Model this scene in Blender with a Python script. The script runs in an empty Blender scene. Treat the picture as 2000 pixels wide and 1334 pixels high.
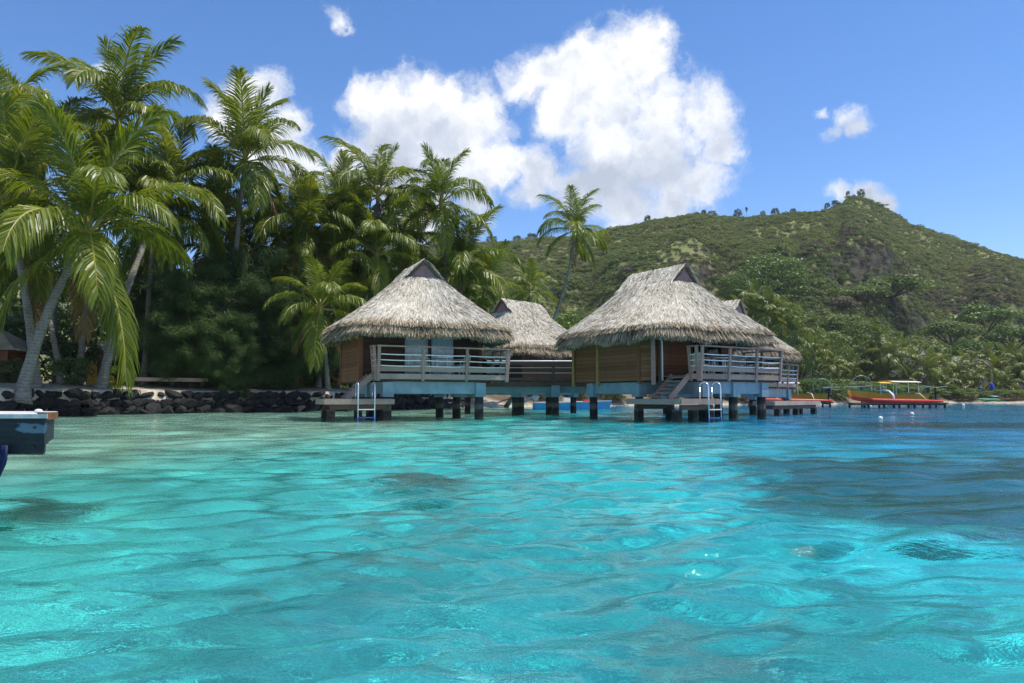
import bpy, bmesh, math, random
import numpy as np
from mathutils import Vector, Matrix, noise as mnoise

random.seed(7); RNG = np.random.default_rng(7)
sc = bpy.context.scene
COL = sc.collection
R = math.radians

# ------------------------------------------------------------------ camera
CAM_H = 0.8
PITCH = math.atan((777 - 667) / 1390.0)
cam_d = bpy.data.cameras.new('camera'); cam = bpy.data.objects.new('camera', cam_d); COL.objects.link(cam)
cam_d.sensor_width = 36.0; cam_d.lens = 1390 / 2000 * 36.0
cam_d.clip_start = 0.1; cam_d.clip_end = 9000
cam.location = (0, 0, CAM_H); cam.rotation_euler = (R(90) + PITCH, 0, 0)
sc.camera = cam

def ray(px, py):
    """direction of the photograph's pixel, scaled to unit Y"""
    u = (px - 1000) / 1390.0; v = (667 - py) / 1390.0
    c, s = math.cos(PITCH), math.sin(PITCH)
    d = Vector((u, c - v * s, s + v * c))
    return d
def at(px, py, Y):
    d = ray(px, py); k = Y / d.y
    return Vector((d.x * k, Y, CAM_H + d.z * k))
def gx(px, Y):                      # world x of a column near the horizon
    return at(px, 777, Y).x

# ------------------------------------------------------------------ light and sky
SUN = Vector((0.34, 0.01, 0.94)).normalized()
SUN_EL = math.asin(SUN.z); SUN_AZ = math.atan2(SUN.x, SUN.y)
world = bpy.data.worlds.new('World'); sc.world = world; world.use_nodes = True
sun_d = bpy.data.lights.new('sun', 'SUN'); sun = bpy.data.objects.new('sun', sun_d); COL.objects.link(sun)
sun_d.energy = 4.4; sun_d.angle = R(0.53); sun_d.color = (1.0, 0.955, 0.88)
sun_d.cycles.is_caustics_light = True
sun.rotation_euler = SUN.to_track_quat('Z', 'Y').to_euler(); sun.location = (0, 0, 60)
sc.view_settings.view_transform = 'Standard'; sc.view_settings.look = 'None'
sc.view_settings.exposure = 0.5; sc.view_settings.gamma = 1.0
sc.view_settings.use_curve_mapping = False
sc.cycles.use_denoising = True; sc.cycles.denoising_prefilter = 'NONE'
sc.cycles.max_bounces = 8; sc.cycles.transparent_max_bounces = 12
sc.cycles.sample_clamp_indirect = 6.0

class NT:
    """tiny node-tree writer"""
    def __init__(s, tree): s.t = tree; s.n = tree.nodes; s.l = tree.links
    def new(s, typ, **kw):
        n = s.n.new(typ)
        for k, v in kw.items(): setattr(n, k, v)
        return n
    def set(s, sock, v):
        if hasattr(v, 'is_output') or isinstance(v, bpy.types.NodeSocket): s.l.new(v, sock)
        else: sock.default_value = v
    def math(s, op, a, b=None, c=None, clamp=False):
        n = s.new('ShaderNodeMath', operation=op, use_clamp=clamp)
        s.set(n.inputs[0], a)
        if b is not None: s.set(n.inputs[1], b)
        if c is not None: s.set(n.inputs[2], c)
        return n.outputs[0]
    def vmath(s, op, a, b=None, scale=None):
        n = s.new('ShaderNodeVectorMath', operation=op)
        s.set(n.inputs[0], a)
        if b is not None: s.set(n.inputs[1], b)
        if scale is not None: s.set(n.inputs['Scale'], scale)
        return n.outputs['Value'] if op in ('LENGTH', 'DISTANCE', 'DOT_PRODUCT') else n.outputs['Vector']
    def noise(s, vec, scale, detail=3, rough=0.55, dist=0.0, lac=2.0):
        n = s.new('ShaderNodeTexNoise')
        if vec is not None: s.l.new(vec, n.inputs['Vector'])
        n.inputs['Scale'].default_value = scale; n.inputs['Detail'].default_value = detail
        n.inputs['Roughness'].default_value = rough; n.inputs['Distortion'].default_value = dist
        n.inputs['Lacunarity'].default_value = lac
        return n.outputs['Fac'], n.outputs['Color']
    def mapr(s, v, a, b, c=0.0, d=1.0, smooth=True):
        n = s.new('ShaderNodeMapRange'); n.interpolation_type = 'SMOOTHSTEP' if smooth else 'LINEAR'
        s.set(n.inputs['Value'], v)
        for k, q in zip(('From Min', 'From Max', 'To Min', 'To Max'), (a, b, c, d)): s.set(n.inputs[k], q)
        return n.outputs['Result']
    def mix(s, f, a, b, blend='MIX'):
        n = s.new('ShaderNodeMix', data_type='RGBA', blend_type=blend)
        s.set(n.inputs['Factor'], f)
        for sock, v in ((n.inputs['A'], a), (n.inputs['B'], b)) if False else ((n.inputs[6], a), (n.inputs[7], b)):
            s.set(sock, (*v, 1.0) if isinstance(v, tuple) and len(v) == 3 else v)
        return n.outputs[2]
    def ramp(s, f, stops):
        n = s.new('ShaderNodeValToRGB'); s.set(n.inputs['Fac'], f)
        cr = n.color_ramp
        while len(cr.elements) < len(stops): cr.elements.new(0.5)
        for e, (p, c) in zip(cr.elements, stops): e.position = p; e.color = (*c, 1.0)
        return n.outputs['Color']

# --- world: Nishita sky and fair weather cumulus
def build_world():
    world.node_tree.nodes.clear()
    w = NT(world.node_tree)
    sky = w.new('ShaderNodeTexSky', sky_type='NISHITA'); sky.sun_disc = False
    sky.sun_elevation = SUN_EL; sky.sun_rotation = SUN_AZ
    sky.altitude = 0; sky.air_density = 0.85; sky.dust_density = 0.0; sky.ozone_density = 3.2
    g = w.new('ShaderNodeTexCoord').outputs['Generated']
    blobs = [  # px, py, radius px : the cumulus groups over the bay
        (838,205,62),(765,235,58),(930,235,62),(716,212,46),(850,300,112),(765,330,84),(945,320,55),(652,345,46),
        (705,315,52),(830,390,92),(915,385,52),(620,350,44),(740,270,50),(880,200,40),
        (1240,88,66),(1195,135,66),(1120,125,50),(1060,140,46),(1105,190,72),(1200,205,92),(1290,225,84),(1372,235,68),
        (1398,290,52),(1300,310,112),(1200,320,98),(1375,345,62),(1050,335,50),(1130,375,58),(1230,400,58),(1320,405,38),
        (1035,375,44),(1022,166,40),(1420,310,32),(1270,140,50),(985,330,40),
        (508,190,48),(560,245,46),(478,215,46),(440,245,36),(530,290,58),(600,335,50),(200,155,30),
        (662,45,30),(678,58,18),(1648,225,30),(1668,250,28),(1632,255,24),(1612,215,18),(1640,385,30),(1692,380,36),(1730,400,22)]
    # warp the direction so that the outlines billow
    _, nc = w.noise(g, 9.0, 6, 0.6)
    wv = w.vmath('SCALE', w.vmath('SUBTRACT', nc, (0.5, 0.5, 0.5)), scale=0.050)
    _, nc2 = w.noise(g, 34.0, 5, 0.62)
    wv2 = w.vmath('SCALE', w.vmath('SUBTRACT', nc2, (0.5, 0.5, 0.5)), scale=0.028)
    gp = w.vmath('ADD', w.vmath('ADD', g, wv), wv2)
    acc = None
    for (x, y, r) in blobs:
        c = ray(x, y).normalized(); rr = r / 1390.0 * (ray(x, y).length ** -1)
        d = w.vmath('DISTANCE', gp, tuple(c))
        v = w.math('MULTIPLY_ADD', d, -1.0 / rr, 1.0)
        v = w.math('ADD', v, 0.18 if r >= 40 else 0.04)
        acc = v if acc is None else w.math('SMOOTH_MAX', acc, v, 0.25)
    # the rest of the sky goes on with the same scattered clouds
    n3, _ = w.noise(g, 3.1, 7, 0.55)
    away = w.mapr(w.vmath('DISTANCE', g, tuple(ray(1000, 560).normalized())), 0.86, 1.15)
    rest = w.math('MULTIPLY', w.math('MULTIPLY_ADD', n3, 6.0, -3.55), away)
    rest = w.math('SUBTRACT', rest, w.math('MULTIPLY', w.math('SUBTRACT', 1.0, away), 4.0))
    acc = w.math('MAXIMUM', acc, rest)
    n4, _ = w.noise(gp, 17.0, 8, 0.62)
    n5, _ = w.noise(g, 6.5, 4, 0.5)
    dens = w.math('MULTIPLY_ADD', w.math('SUBTRACT', n4, 0.5), 2.4, acc)
    dens = w.math('MULTIPLY_ADD', w.math('SUBTRACT', n5, 0.5), 0.9, dens)
    mask = w.mapr(dens, -0.22, 0.74)
    sepz = w.new('ShaderNodeSeparateXYZ'); w.l.new(g, sepz.inputs[0])
    mask = w.math('MULTIPLY', mask, w.mapr(sepz.outputs[2], 0.0, 0.05))
    mask = w.math('MULTIPLY', mask, 0.97)
    # relief of the cloud: sunlit billows against grey hollows
    off = tuple((SUN * 0.035))
    gs = w.vmath('ADD', gp, off)
    a1, _ = w.noise(gp, 8.0, 5, 0.5); a2, _ = w.noise(gs, 8.0, 5, 0.5)
    lit = w.math('MULTIPLY_ADD', w.math('SUBTRACT', a1, a2), 2.6, 0.52)
    lit = w.math('ADD', lit, w.mapr(sepz.outputs[2], 0.22, 0.46, -0.14, 0.25))
    lit = w.math('SUBTRACT', lit, w.mapr(dens, 0.5, 1.1, 0.0, 0.16))
    ccol = w.ramp(lit, [(0.0, (0.50, 0.56, 0.67)), (0.32, (0.66, 0.71, 0.81)), (0.62, (0.93, 0.95, 0.98)), (0.85, (1.0, 1.0, 1.0))])
    bs = w.new('ShaderNodeBackground'); bs.inputs['Strength'].default_value = 0.15
    # a little extra blue saturation in the tropical sky
    hs = w.new('ShaderNodeHueSaturation'); hs.inputs['Saturation'].default_value = 1.20; hs.inputs['Value'].default_value = 1.0
    w.l.new(sky.outputs[0], hs.inputs['Color'])
    w.l.new(w.mix(1.0, hs.outputs[0], (1.0, 0.90, 0.93), 'MULTIPLY'), bs.inputs['Color'])
    bc = w.new('ShaderNodeBackground'); w.l.new(ccol, bc.inputs['Color']); bc.inputs['Strength'].default_value = 0.78
    mx = w.new('ShaderNodeMixShader'); w.l.new(mask, mx.inputs[0]); w.l.new(bs.outputs[0], mx.inputs[1]); w.l.new(bc.outputs[0], mx.inputs[2])
    out = w.new('ShaderNodeOutputWorld'); w.l.new(mx.outputs[0], out.inputs[0])
build_world()

# ------------------------------------------------------------------ materials
def mat(name, fn):
    m = bpy.data.materials.new(name); m.use_nodes = True
    m.node_tree.nodes.clear(); w = NT(m.node_tree)
    out = w.new('ShaderNodeOutputMaterial'); sh = fn(w)
    w.l.new(sh, out.inputs['Surface']); return m
def principled(w, col, rough=0.6, spec=0.5, metal=0.0, normal=None):
    p = w.new('ShaderNodeBsdfPrincipled')
    w.set(p.inputs['Base Color'], (*col, 1.0) if isinstance(col, tuple) and len(col) == 3 else col)
    w.set(p.inputs['Roughness'], rough); p.inputs['Metallic'].default_value = metal
    p.inputs['Specular IOR Level'].default_value = spec
    if normal is not None: w.l.new(normal, p.inputs['Normal'])
    return p.outputs[0]
def bump(w, h, strength=0.4, dist=0.02):
    b = w.new('ShaderNodeBump'); b.inputs['Strength'].default_value = strength; b.inputs['Distance'].default_value = dist
    w.l.new(h, b.inputs['Height']); return b.outputs[0]
def objco(w): return w.new('ShaderNodeTexCoord').outputs['Object']
def geo(w): return w.new('ShaderNodeNewGeometry')
def orand(w): return w.new('ShaderNodeObjectInfo').outputs['Random']

def m_simple(name, c, rough=0.55, var=0.25, scale=6.0, spec=0.4, metal=0.0):
    def f(w):
        n, _ = w.noise(objco(w), scale, 5, 0.65)
        col = w.mix(w.mapr(n, 0.3, 0.7), tuple(x * (1 - var) for x in c), tuple(min(1, x * (1 + var * 0.6)) for x in c))
        return principled(w, col, rough, spec, metal, bump(w, n, 0.15, 0.01))
    return mat(name, f)
def m_wood(name, c1, c2, stretch=(1.0, 1.0, 14.0)):
    def f(w):
        mp = w.new('ShaderNodeMapping'); w.l.new(objco(w), mp.inputs[0]); mp.inputs['Scale'].default_value = stretch
        off = w.vmath('ADD', mp.outputs[0], w.vmath('SCALE', (17.0, 31.0, 53.0), scale=orand(w)))
        n, _ = w.noise(off, 3.0, 6, 0.65, 0.4)
        n2, _ = w.noise(objco(w), 1.3, 3, 0.5)
        k = w.math('ADD', w.math('MULTIPLY', n, 0.75), w.math('MULTIPLY', orand(w), 0.28))
        col = w.mix(w.mapr(k, 0.25, 0.85), c1, c2)
        col = w.mix(w.mapr(n2, 0.45, 0.8, 0, 0.45), col, tuple(x * 0.55 for x in c1))
        return principled(w, col, 0.7, 0.25, 0, bump(w, n, 0.35, 0.01))
    return mat(name, f)
def m_thatch(name, stops, dirt=0.5):
    def f(w):
        r = geo(w).outputs['Random Per Island']
        n, _ = w.noise(objco(w), 0.9, 4, 0.6)
        k = w.math('ADD', w.math('MULTIPLY', r, 0.8), w.math('MULTIPLY_ADD', n, 0.9, -0.35))
        col = w.ramp(k, stops)
        return principled(w, col, 0.75, 0.25)
    return mat(name, f)
def m_leaf(name, c1, c2, c3, rough=0.4, trans=0.3, spec=0.5, island=False):
    def f(w):
        r = orand(w)
        r2 = geo(w).outputs['Random Per Island']
        n, _ = w.noise(objco(w), 1.1, 3, 0.6)
        k = w.math('ADD', w.math('MULTIPLY', r, 0.5), w.math('MULTIPLY', r2, 0.5))
        col = w.ramp(k, [(0.0, c1), (0.55, c2), (1.0, c3)])
        p = principled(w, col, rough, spec)
        t = w.new('ShaderNodeBsdfTranslucent'); w.l.new(w.mix(1.0, col, (1.0, 1.0, 0.45), 'MULTIPLY'), t.inputs[0])
        m = w.new('ShaderNodeMixShader'); m.inputs[0].default_value = trans
        w.l.new(p, m.inputs[1]); w.l.new(t.outputs[0], m.inputs[2]); return m.outputs[0]
    return mat(name, f)

M = {}
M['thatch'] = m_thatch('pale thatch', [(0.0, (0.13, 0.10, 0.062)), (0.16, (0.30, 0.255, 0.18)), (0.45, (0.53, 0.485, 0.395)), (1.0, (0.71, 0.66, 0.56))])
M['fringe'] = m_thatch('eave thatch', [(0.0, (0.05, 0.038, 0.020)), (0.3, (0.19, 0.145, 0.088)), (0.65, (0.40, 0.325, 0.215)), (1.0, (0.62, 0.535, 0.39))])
M['underthatch'] = m_simple('thatch underside', (0.10, 0.085, 0.06), 0.9, 0.4, 9)
M['gable'] = m_simple('mauve gable board', (0.27, 0.155, 0.15), 0.8, 0.2, 4)
M['plank'] = m_wood('brown plank', (0.145, 0.054, 0.023), (0.275, 0.122, 0.054), (2.0, 2.0, 22.0))
M['darkwood'] = m_wood('dark wood', (0.045, 0.022, 0.014), (0.10, 0.05, 0.032), (2.0, 2.0, 20.0))
M['deckwood'] = m_wood('weathered deck wood', (0.26, 0.19, 0.145), (0.42, 0.335, 0.27), (2.0, 2.0, 16.0))
M['greywood'] = m_wood('grey rail wood', (0.25, 0.155, 0.115), (0.42, 0.305, 0.24), (9.0, 9.0, 1.2))
M['brownrail'] = m_wood('brown rail wood', (0.085, 0.05, 0.038), (0.15, 0.095, 0.07), (9.0, 9.0, 1.2))
M['ochre'] = m_simple('ochre post', (0.34, 0.22, 0.07), 0.6, 0.2, 3)
M['blue'] = m_simple('pale blue painted concrete', (0.21, 0.315, 0.35), 0.65, 0.22, 1.6)
def f_pile(w):
    n, _ = w.noise(objco(w), 5.0, 6, 0.7); n2, _ = w.noise(objco(w), 1.8, 3, 0.6)
    z = w.new('ShaderNodeSeparateXYZ'); w.l.new(geo(w).outputs['Position'], z.inputs[0])
    col = w.mix(w.mapr(n, 0.35, 0.7), (0.012, 0.010, 0.010), (0.055, 0.04, 0.036))
    col = w.mix(w.mapr(w.math('ADD', z.outputs[2], w.math('MULTIPLY', n2, 0.25)), 0.12, 0.28, 0.7, 0.0), col, (0.05, 0.045, 0.02))
    hz = w.math('ADD', z.outputs[2], w.math('MULTIPLY', n, 0.22))
    col = w.mix(w.math('MULTIPLY', w.mapr(hz, 0.44, 0.52), w.mapr(hz, 0.74, 0.60)), col, (0.10, 0.085, 0.072))
    return principled(w, col, 0.8, 0.3, 0, bump(w, n, 0.6, 0.03))
M['pile'] = mat('dark wet piling', f_pile)
M['whiterope'] = m_simple('white rail tube', (0.84, 0.80, 0.74), 0.4, 0.08, 4)
M['steel'] = m_simple('steel tube', (0.75, 0.76, 0.78), 0.25, 0.06, 4, 0.5, 0.6)
M['white'] = m_simple('white plastic', (0.72, 0.73, 0.72), 0.4, 0.06, 3)
M['cream'] = m_simple('cream plastic', (0.62, 0.60, 0.50), 0.45, 0.08, 3)
M['deepblue'] = m_simple('deep blue paint', (0.010, 0.09, 0.34), 0.4, 0.2, 3)
M['boatblue'] = m_simple('mid blue boat paint', (0.07, 0.26, 0.50), 0.4, 0.15, 2)
M['red'] = m_simple('sun bleached red paint', (0.62, 0.045, 0.025), 0.4, 0.15, 2)
M['orange'] = m_simple('orange yellow paint', (0.58, 0.24, 0.012), 0.4, 0.15, 2)
M['green'] = m_simple('green paint', (0.02, 0.20, 0.085), 0.4, 0.15, 2)
M['yellow'] = m_simple('yellow canvas', (0.70, 0.42, 0.04), 0.7, 0.1, 2)
M['canvas'] = m_simple('cream canvas', (0.74, 0.62, 0.36), 0.7, 0.1, 2)
M['black'] = m_simple('black rubber', (0.015, 0.015, 0.018), 0.5, 0.2, 5)
M['greymetal'] = m_simple('grey galvanised pipe', (0.36, 0.38, 0.38), 0.4, 0.15, 5, 0.5, 0.4)
M['yellowwall'] = m_simple('ochre yellow wall', (0.50, 0.27, 0.03), 0.8, 0.15, 1.5)
M['palebeam'] = m_simple('pale pink timber', (0.50, 0.36, 0.27), 0.75, 0.15, 3)
def f_glass(w):
    n, _ = w.noise(objco(w), 1.4, 2)
    return principled(w, w.mix(n, (0.05, 0.07, 0.08), (0.11, 0.14, 0.15)), 0.06, 0.6)
M['glass'] = mat('dim window glass', f_glass)
def f_curtain(w):
    mp = w.new('ShaderNodeMapping'); w.l.new(objco(w), mp.inputs[0]); mp.inputs['Scale'].default_value = (14, 14, 0.3)
    n, _ = w.noise(mp.outputs[0], 1.6, 3)
    return principled(w, w.mix(w.mapr(n, .3, .7), (0.62, 0.72, 0.76), (0.84, 0.88, 0.90)), 0.8, 0.2, 0, bump(w, n, 0.5, 0.03))
M['curtain'] = mat('white net curtain', f_curtain)
def f_trunk(w):
    o = objco(w); s = w.new('ShaderNodeSeparateXYZ'); w.l.new(o, s.inputs[0])
    n, _ = w.noise(o, 2.2, 5, 0.65)
    wv = w.math('SINE', w.math('ADD', w.math('MULTIPLY', s.outputs[2], 44.0), w.math('MULTIPLY', n, 16.0)))
    n2, _ = w.noise(o, 9, 4)
    k = w.math('ADD', w.math('MULTIPLY', wv, 0.09), w.math('ADD', w.math('MULTIPLY', n, 0.6), w.math('MULTIPLY', n2, 0.35)))
    return principled(w, w.ramp(k, [(0.15, (0.085, 0.07, 0.055)), (0.5, (0.20, 0.18, 0.155)), (0.85, (0.34, 0.32, 0.285))]), 0.85, 0.2, 0, bump(w, k, 0.7, 0.04))
M['trunk'] = mat('ringed palm trunk', f_trunk)
M['bark'] = m_simple('brown bark', (0.075, 0.055, 0.042), 0.9, 0.4, 5)
M['frond'] = m_leaf('palm frond', (0.085, 0.130, 0.012), (0.168, 0.214, 0.018), (0.275, 0.275, 0.030), 0.40, 0.5, 0.5)
M['frondfar'] = m_leaf('far palm frond', (0.085, 0.125, 0.02), (0.14, 0.175, 0.03), (0.23, 0.23, 0.045), 0.42, 0.38, 0.5)
M['rachis'] = m_simple('yellow frond rib', (0.27, 0.24, 0.05), 0.5, 0.2, 3)
M['deadfrond'] = m_leaf('dry brown frond', (0.10, 0.055, 0.022), (0.19, 0.11, 0.04), (0.28, 0.18, 0.06), 0.6, 0.2, 0.3)
M['coconut'] = m_simple('yellow green coconut', (0.16, 0.14, 0.03), 0.5, 0.3, 5)
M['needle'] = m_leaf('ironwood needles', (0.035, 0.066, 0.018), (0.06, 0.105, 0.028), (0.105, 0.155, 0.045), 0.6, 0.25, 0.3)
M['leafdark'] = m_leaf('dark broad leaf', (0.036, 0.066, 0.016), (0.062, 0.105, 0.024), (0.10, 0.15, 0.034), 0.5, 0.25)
M['leafbright'] = m_leaf('bright broad leaf', (0.065, 0.115, 0.018), (0.10, 0.165, 0.025), (0.15, 0.21, 0.04), 0.5, 0.25, 0.3)
M['leaflime'] = m_leaf('lime leaf', (0.22, 0.26, 0.015), (0.38, 0.38, 0.03), (0.5, 0.48, 0.06), 0.5, 0.3)
M['leafolive'] = m_leaf('olive leaf', (0.13, 0.17, 0.042), (0.15, 0.195, 0.05), (0.19, 0.22, 0.065), 0.6, 0.25, 0.25)
M['leafscrub'] = m_leaf('hill scrub leaf', (0.18, 0.19, 0.06), (0.185, 0.22, 0.06), (0.23, 0.25, 0.075), 0.65, 0.25, 0.2)
M['leafgrey'] = m_leaf('dry grey scrub', (0.12, 0.09, 0.062), (0.145, 0.11, 0.075), (0.19, 0.155, 0.10), 0.7, 0.15, 0.2)
def f_rock(w):
    o = objco(w); n, _ = w.noise(o, 3.5, 7, 0.7); n2, _ = w.noise(o, 14, 4)
    k = w.math('ADD', n, w.math('MULTIPLY', orand(w), 0.25))
    return principled(w, w.ramp(k, [(0.3, (0.010, 0.010, 0.011)), (0.65, (0.016, 0.015, 0.015)), (1.0, (0.036, 0.034, 0.032))]), 0.85, 0.3, 0, bump(w, n2, 0.7, 0.04))
M['rock'] = mat('black lava stone', f_rock)
def f_ground(w):
    p = geo(w).outputs['Position']; s = w.new('ShaderNodeSeparateXYZ'); w.l.new(p, s.inputs[0])
    nr = w.new('ShaderNodeSeparateXYZ'); w.l.new(geo(w).outputs['Normal'], nr.inputs[0])
    n, _ = w.noise(p, 0.035, 6, 0.62); n2, _ = w.noise(p, 0.3, 6, 0.7); n3, _ = w.noise(p, 2.5, 5, 0.7)
    hill = w.mix(w.mapr(n2, 0.36, 0.64), (0.135, 0.15, 0.048), (0.175, 0.18, 0.06))
    hill = w.mix(w.mapr(n, 0.52, 0.66), hill, (0.12, 0.085, 0.06))
    rock = w.mix(w.mapr(n2, 0.38, 0.62), (0.014, 0.013, 0.013), w.mix(n3, (0.05, 0.04, 0.03), (0.095, 0.09, 0.045)))
    st = w.math('ADD', nr.outputs[2], w.math('MULTIPLY_ADD', n2, 0.35, -0.17))
    hill = w.mix(w.mapr(st, 0.50, 0.72, 1, 0), hill, rock)
    sand = w.mix(w.mapr(n3, 0.3, 0.7), (0.30, 0.25, 0.18), (0.52, 0.46, 0.36))
    soil = w.mix(w.mapr(n2, 0.4, 0.65), (0.07, 0.05, 0.032), (0.16, 0.125, 0.085))
    near = w.mix(w.mapr(w.math('ADD', w.math('ADD', s.outputs[2], w.mapr(s.outputs[0], -5, 0, 0.0, 1.15)), w.math('MULTIPLY', n2, 0.5)), 1.35, 1.95), sand, soil)
    col = w.mix(w.mapr(s.outputs[2], 2.0, 6.0), near, hill)
    return principled(w, col, 0.9, 0.2, 0, bump(w, n3, 0.5, 0.05))
M['ground'] = mat('sand soil and hillside', f_ground)

# --- lagoon water: a clear refracting surface over a real sand bed
def f_water(w):
    g = geo(w); p = g.outputs['Position']
    s = w.new('ShaderNodeSeparateXYZ'); w.l.new(p, s.inputs[0]); X, Y = s.outputs[0], s.outputs[1]
    nb, _ = w.noise(p, 0.16, 4, 0.55)
    # the water body is bluer where the shelf drops toward the channel at the right, greener by the left shore
    t = w.math('ADD', w.math('MULTIPLY_ADD', X, 0.055, 0.44), w.math('MULTIPLY_ADD', nb, 0.7, -0.35))
    t = w.math('SUBTRACT', t, w.math('MULTIPLY', w.mapr(Y, 7, 24), w.mapr(X, 4, -9, 0.0, 0.45)))
    tint = w.ramp(t, [(0.0, TINT[0]), (0.25, TINT[1]), (0.5, TINT[2]), (0.98, TINT[3])])
    mp = w.new('ShaderNodeMapping'); w.l.new(p, mp.inputs[0]); mp.inputs['Scale'].default_value = (0.62, 1.0, 1.0); mp.inputs['Rotation'].default_value = (0, 0, 0.2)
    r1, _ = w.noise(mp.outputs[0], 7.5, 5, 0.6, 0.6); r2, _ = w.noise(mp.outputs[0], 1.15, 4, 0.55, 0.6); r3, _ = w.noise(mp.outputs[0], 17.0, 4, 0.6, 0.8)
    dist = w.vmath('LENGTH', p)
    h = w.math('ADD', w.math('MULTIPLY', r1, w.mapr(dist, 6, 40, 0.016, 0.016)), w.math('MULTIPLY', r2, w.mapr(dist, 10, 30, 0.0, 0.09)))
    h = w.math('ADD', h, w.math('MULTIPLY', r3, w.mapr(dist, 3, 14, 0.004, 0.0)))
    b = w.new('ShaderNodeBump'); b.inputs['Strength'].default_value = 0.8; b.inputs['Distance'].default_value = 1.0
    w.l.new(h, b.inputs['Height'])
    rf = w.new('ShaderNodeBsdfRefraction'); rf.inputs['IOR'].default_value = 1.333; rf.inputs['Roughness'].default_value = 0.0
    w.l.new(tint, rf.inputs['Color']); w.l.new(b.outputs[0], rf.inputs['Normal'])
    df = w.new('ShaderNodeBsdfDiffuse'); w.l.new(w.mix(1.0, tint, BODY, 'MULTIPLY'), df.inputs['Color']); w.l.new(b.outputs[0], df.inputs['Normal'])
    gl = w.new('ShaderNodeBsdfGlossy'); gl.inputs['Roughness'].default_value = 0.03; w.l.new(b.outputs[0], gl.inputs['Normal'])
    fr = w.new('ShaderNodeFresnel'); fr.inputs['IOR'].default_value = 1.333; w.l.new(b.outputs[0], fr.inputs['Normal'])
    m1 = w.new('ShaderNodeMixShader'); m1.inputs[0].default_value = SCATTER; w.l.new(rf.outputs[0], m1.inputs[1]); w.l.new(df.outputs[0], m1.inputs[2])
    m2 = w.new('ShaderNodeMixShader'); w.l.new(fr.outputs[0], m2.inputs[0]); w.l.new(m1.outputs[0], m2.inputs[1]); w.l.new(gl.outputs[0], m2.inputs[2])
    return m2.outputs[0]
TINT = [(0.66, 0.96, 0.86), (0.29, 0.915, 0.90), (0.20, 0.93, 0.97), (0.07, 0.65, 0.98)]
BODY = (0.35, 0.35, 0.35); SCATTER = 0.16
def f_bed(w):
    p = geo(w).outputs['Position']; s = w.new('ShaderNodeSeparateXYZ'); w.l.new(p, s.inputs[0]); X, Y = s.outputs[0], s.outputs[1]
    n1, _ = w.noise(p, 0.9, 6, 0.62); n2, _ = w.noise(p, 5.0, 6, 0.66); nd, _ = w.noise(p, 1.3, 7, 0.7, 0.5)
    col = w.mix(w.mapr(n1, 0.36, 0.64), (0.42, 0.405, 0.365), (0.80, 0.785, 0.73))
    col = w.mix(w.mapr(n2, 0.5, 0.7, 0, 0.5), col, (0.36, 0.35, 0.30))
    def patch(cx, cy, rx, ry, thick=1.0):
        d = w.vmath('MULTIPLY', w.vmath('SUBTRACT', p, (cx, cy, 0)), (1 / rx, 1 / ry, 0))
        return w.math('SUBTRACT', thick, w.vmath('LENGTH', d))
    acc = None
    for a in BEDS: v = patch(*a); acc = v if acc is None else w.math('MAXIMUM', acc, v)
    pm = w.mapr(w.math('ADD', acc, w.math('MULTIPLY_ADD', nd, 2.6, -1.3)), -0.12, 0.22)
    cor = w.mix(w.mapr(n2, 0.4, 0.62), (0.008, 0.014, 0.022), (0.13, 0.125, 0.06))
    col = w.mix(w.math('MULTIPLY', pm, 0.95), col, cor)
    return principled(w, col, 0.9, 0.1, 0, bump(w, n2, 0.5, 0.05))
BEDS = [(6.3, 9.2, 2.9, 2.0, 1.2), (4.6, 8.0, 1.9, 2.1, 1.2), (8.0, 8.2, 2.8, 1.6), (4.2, 10.9, 1.5, 1.1), (10.5, 9.5, 3.0, 1.6),
        (-1.15, 8.9, 1.0, 1.5, .58), (-4.5, 6.6, 0.8, 0.7, .75), (-3.5, 4.6, 0.6, 0.6, .5), (-3.4, 12.0, 1.1, 0.8, .6), (15.0, 23.5, 5, 2.2)]
M['bed'] = mat('pale sand bed with coral', f_bed)
M['water'] = mat('lagoon water', f_water)

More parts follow.
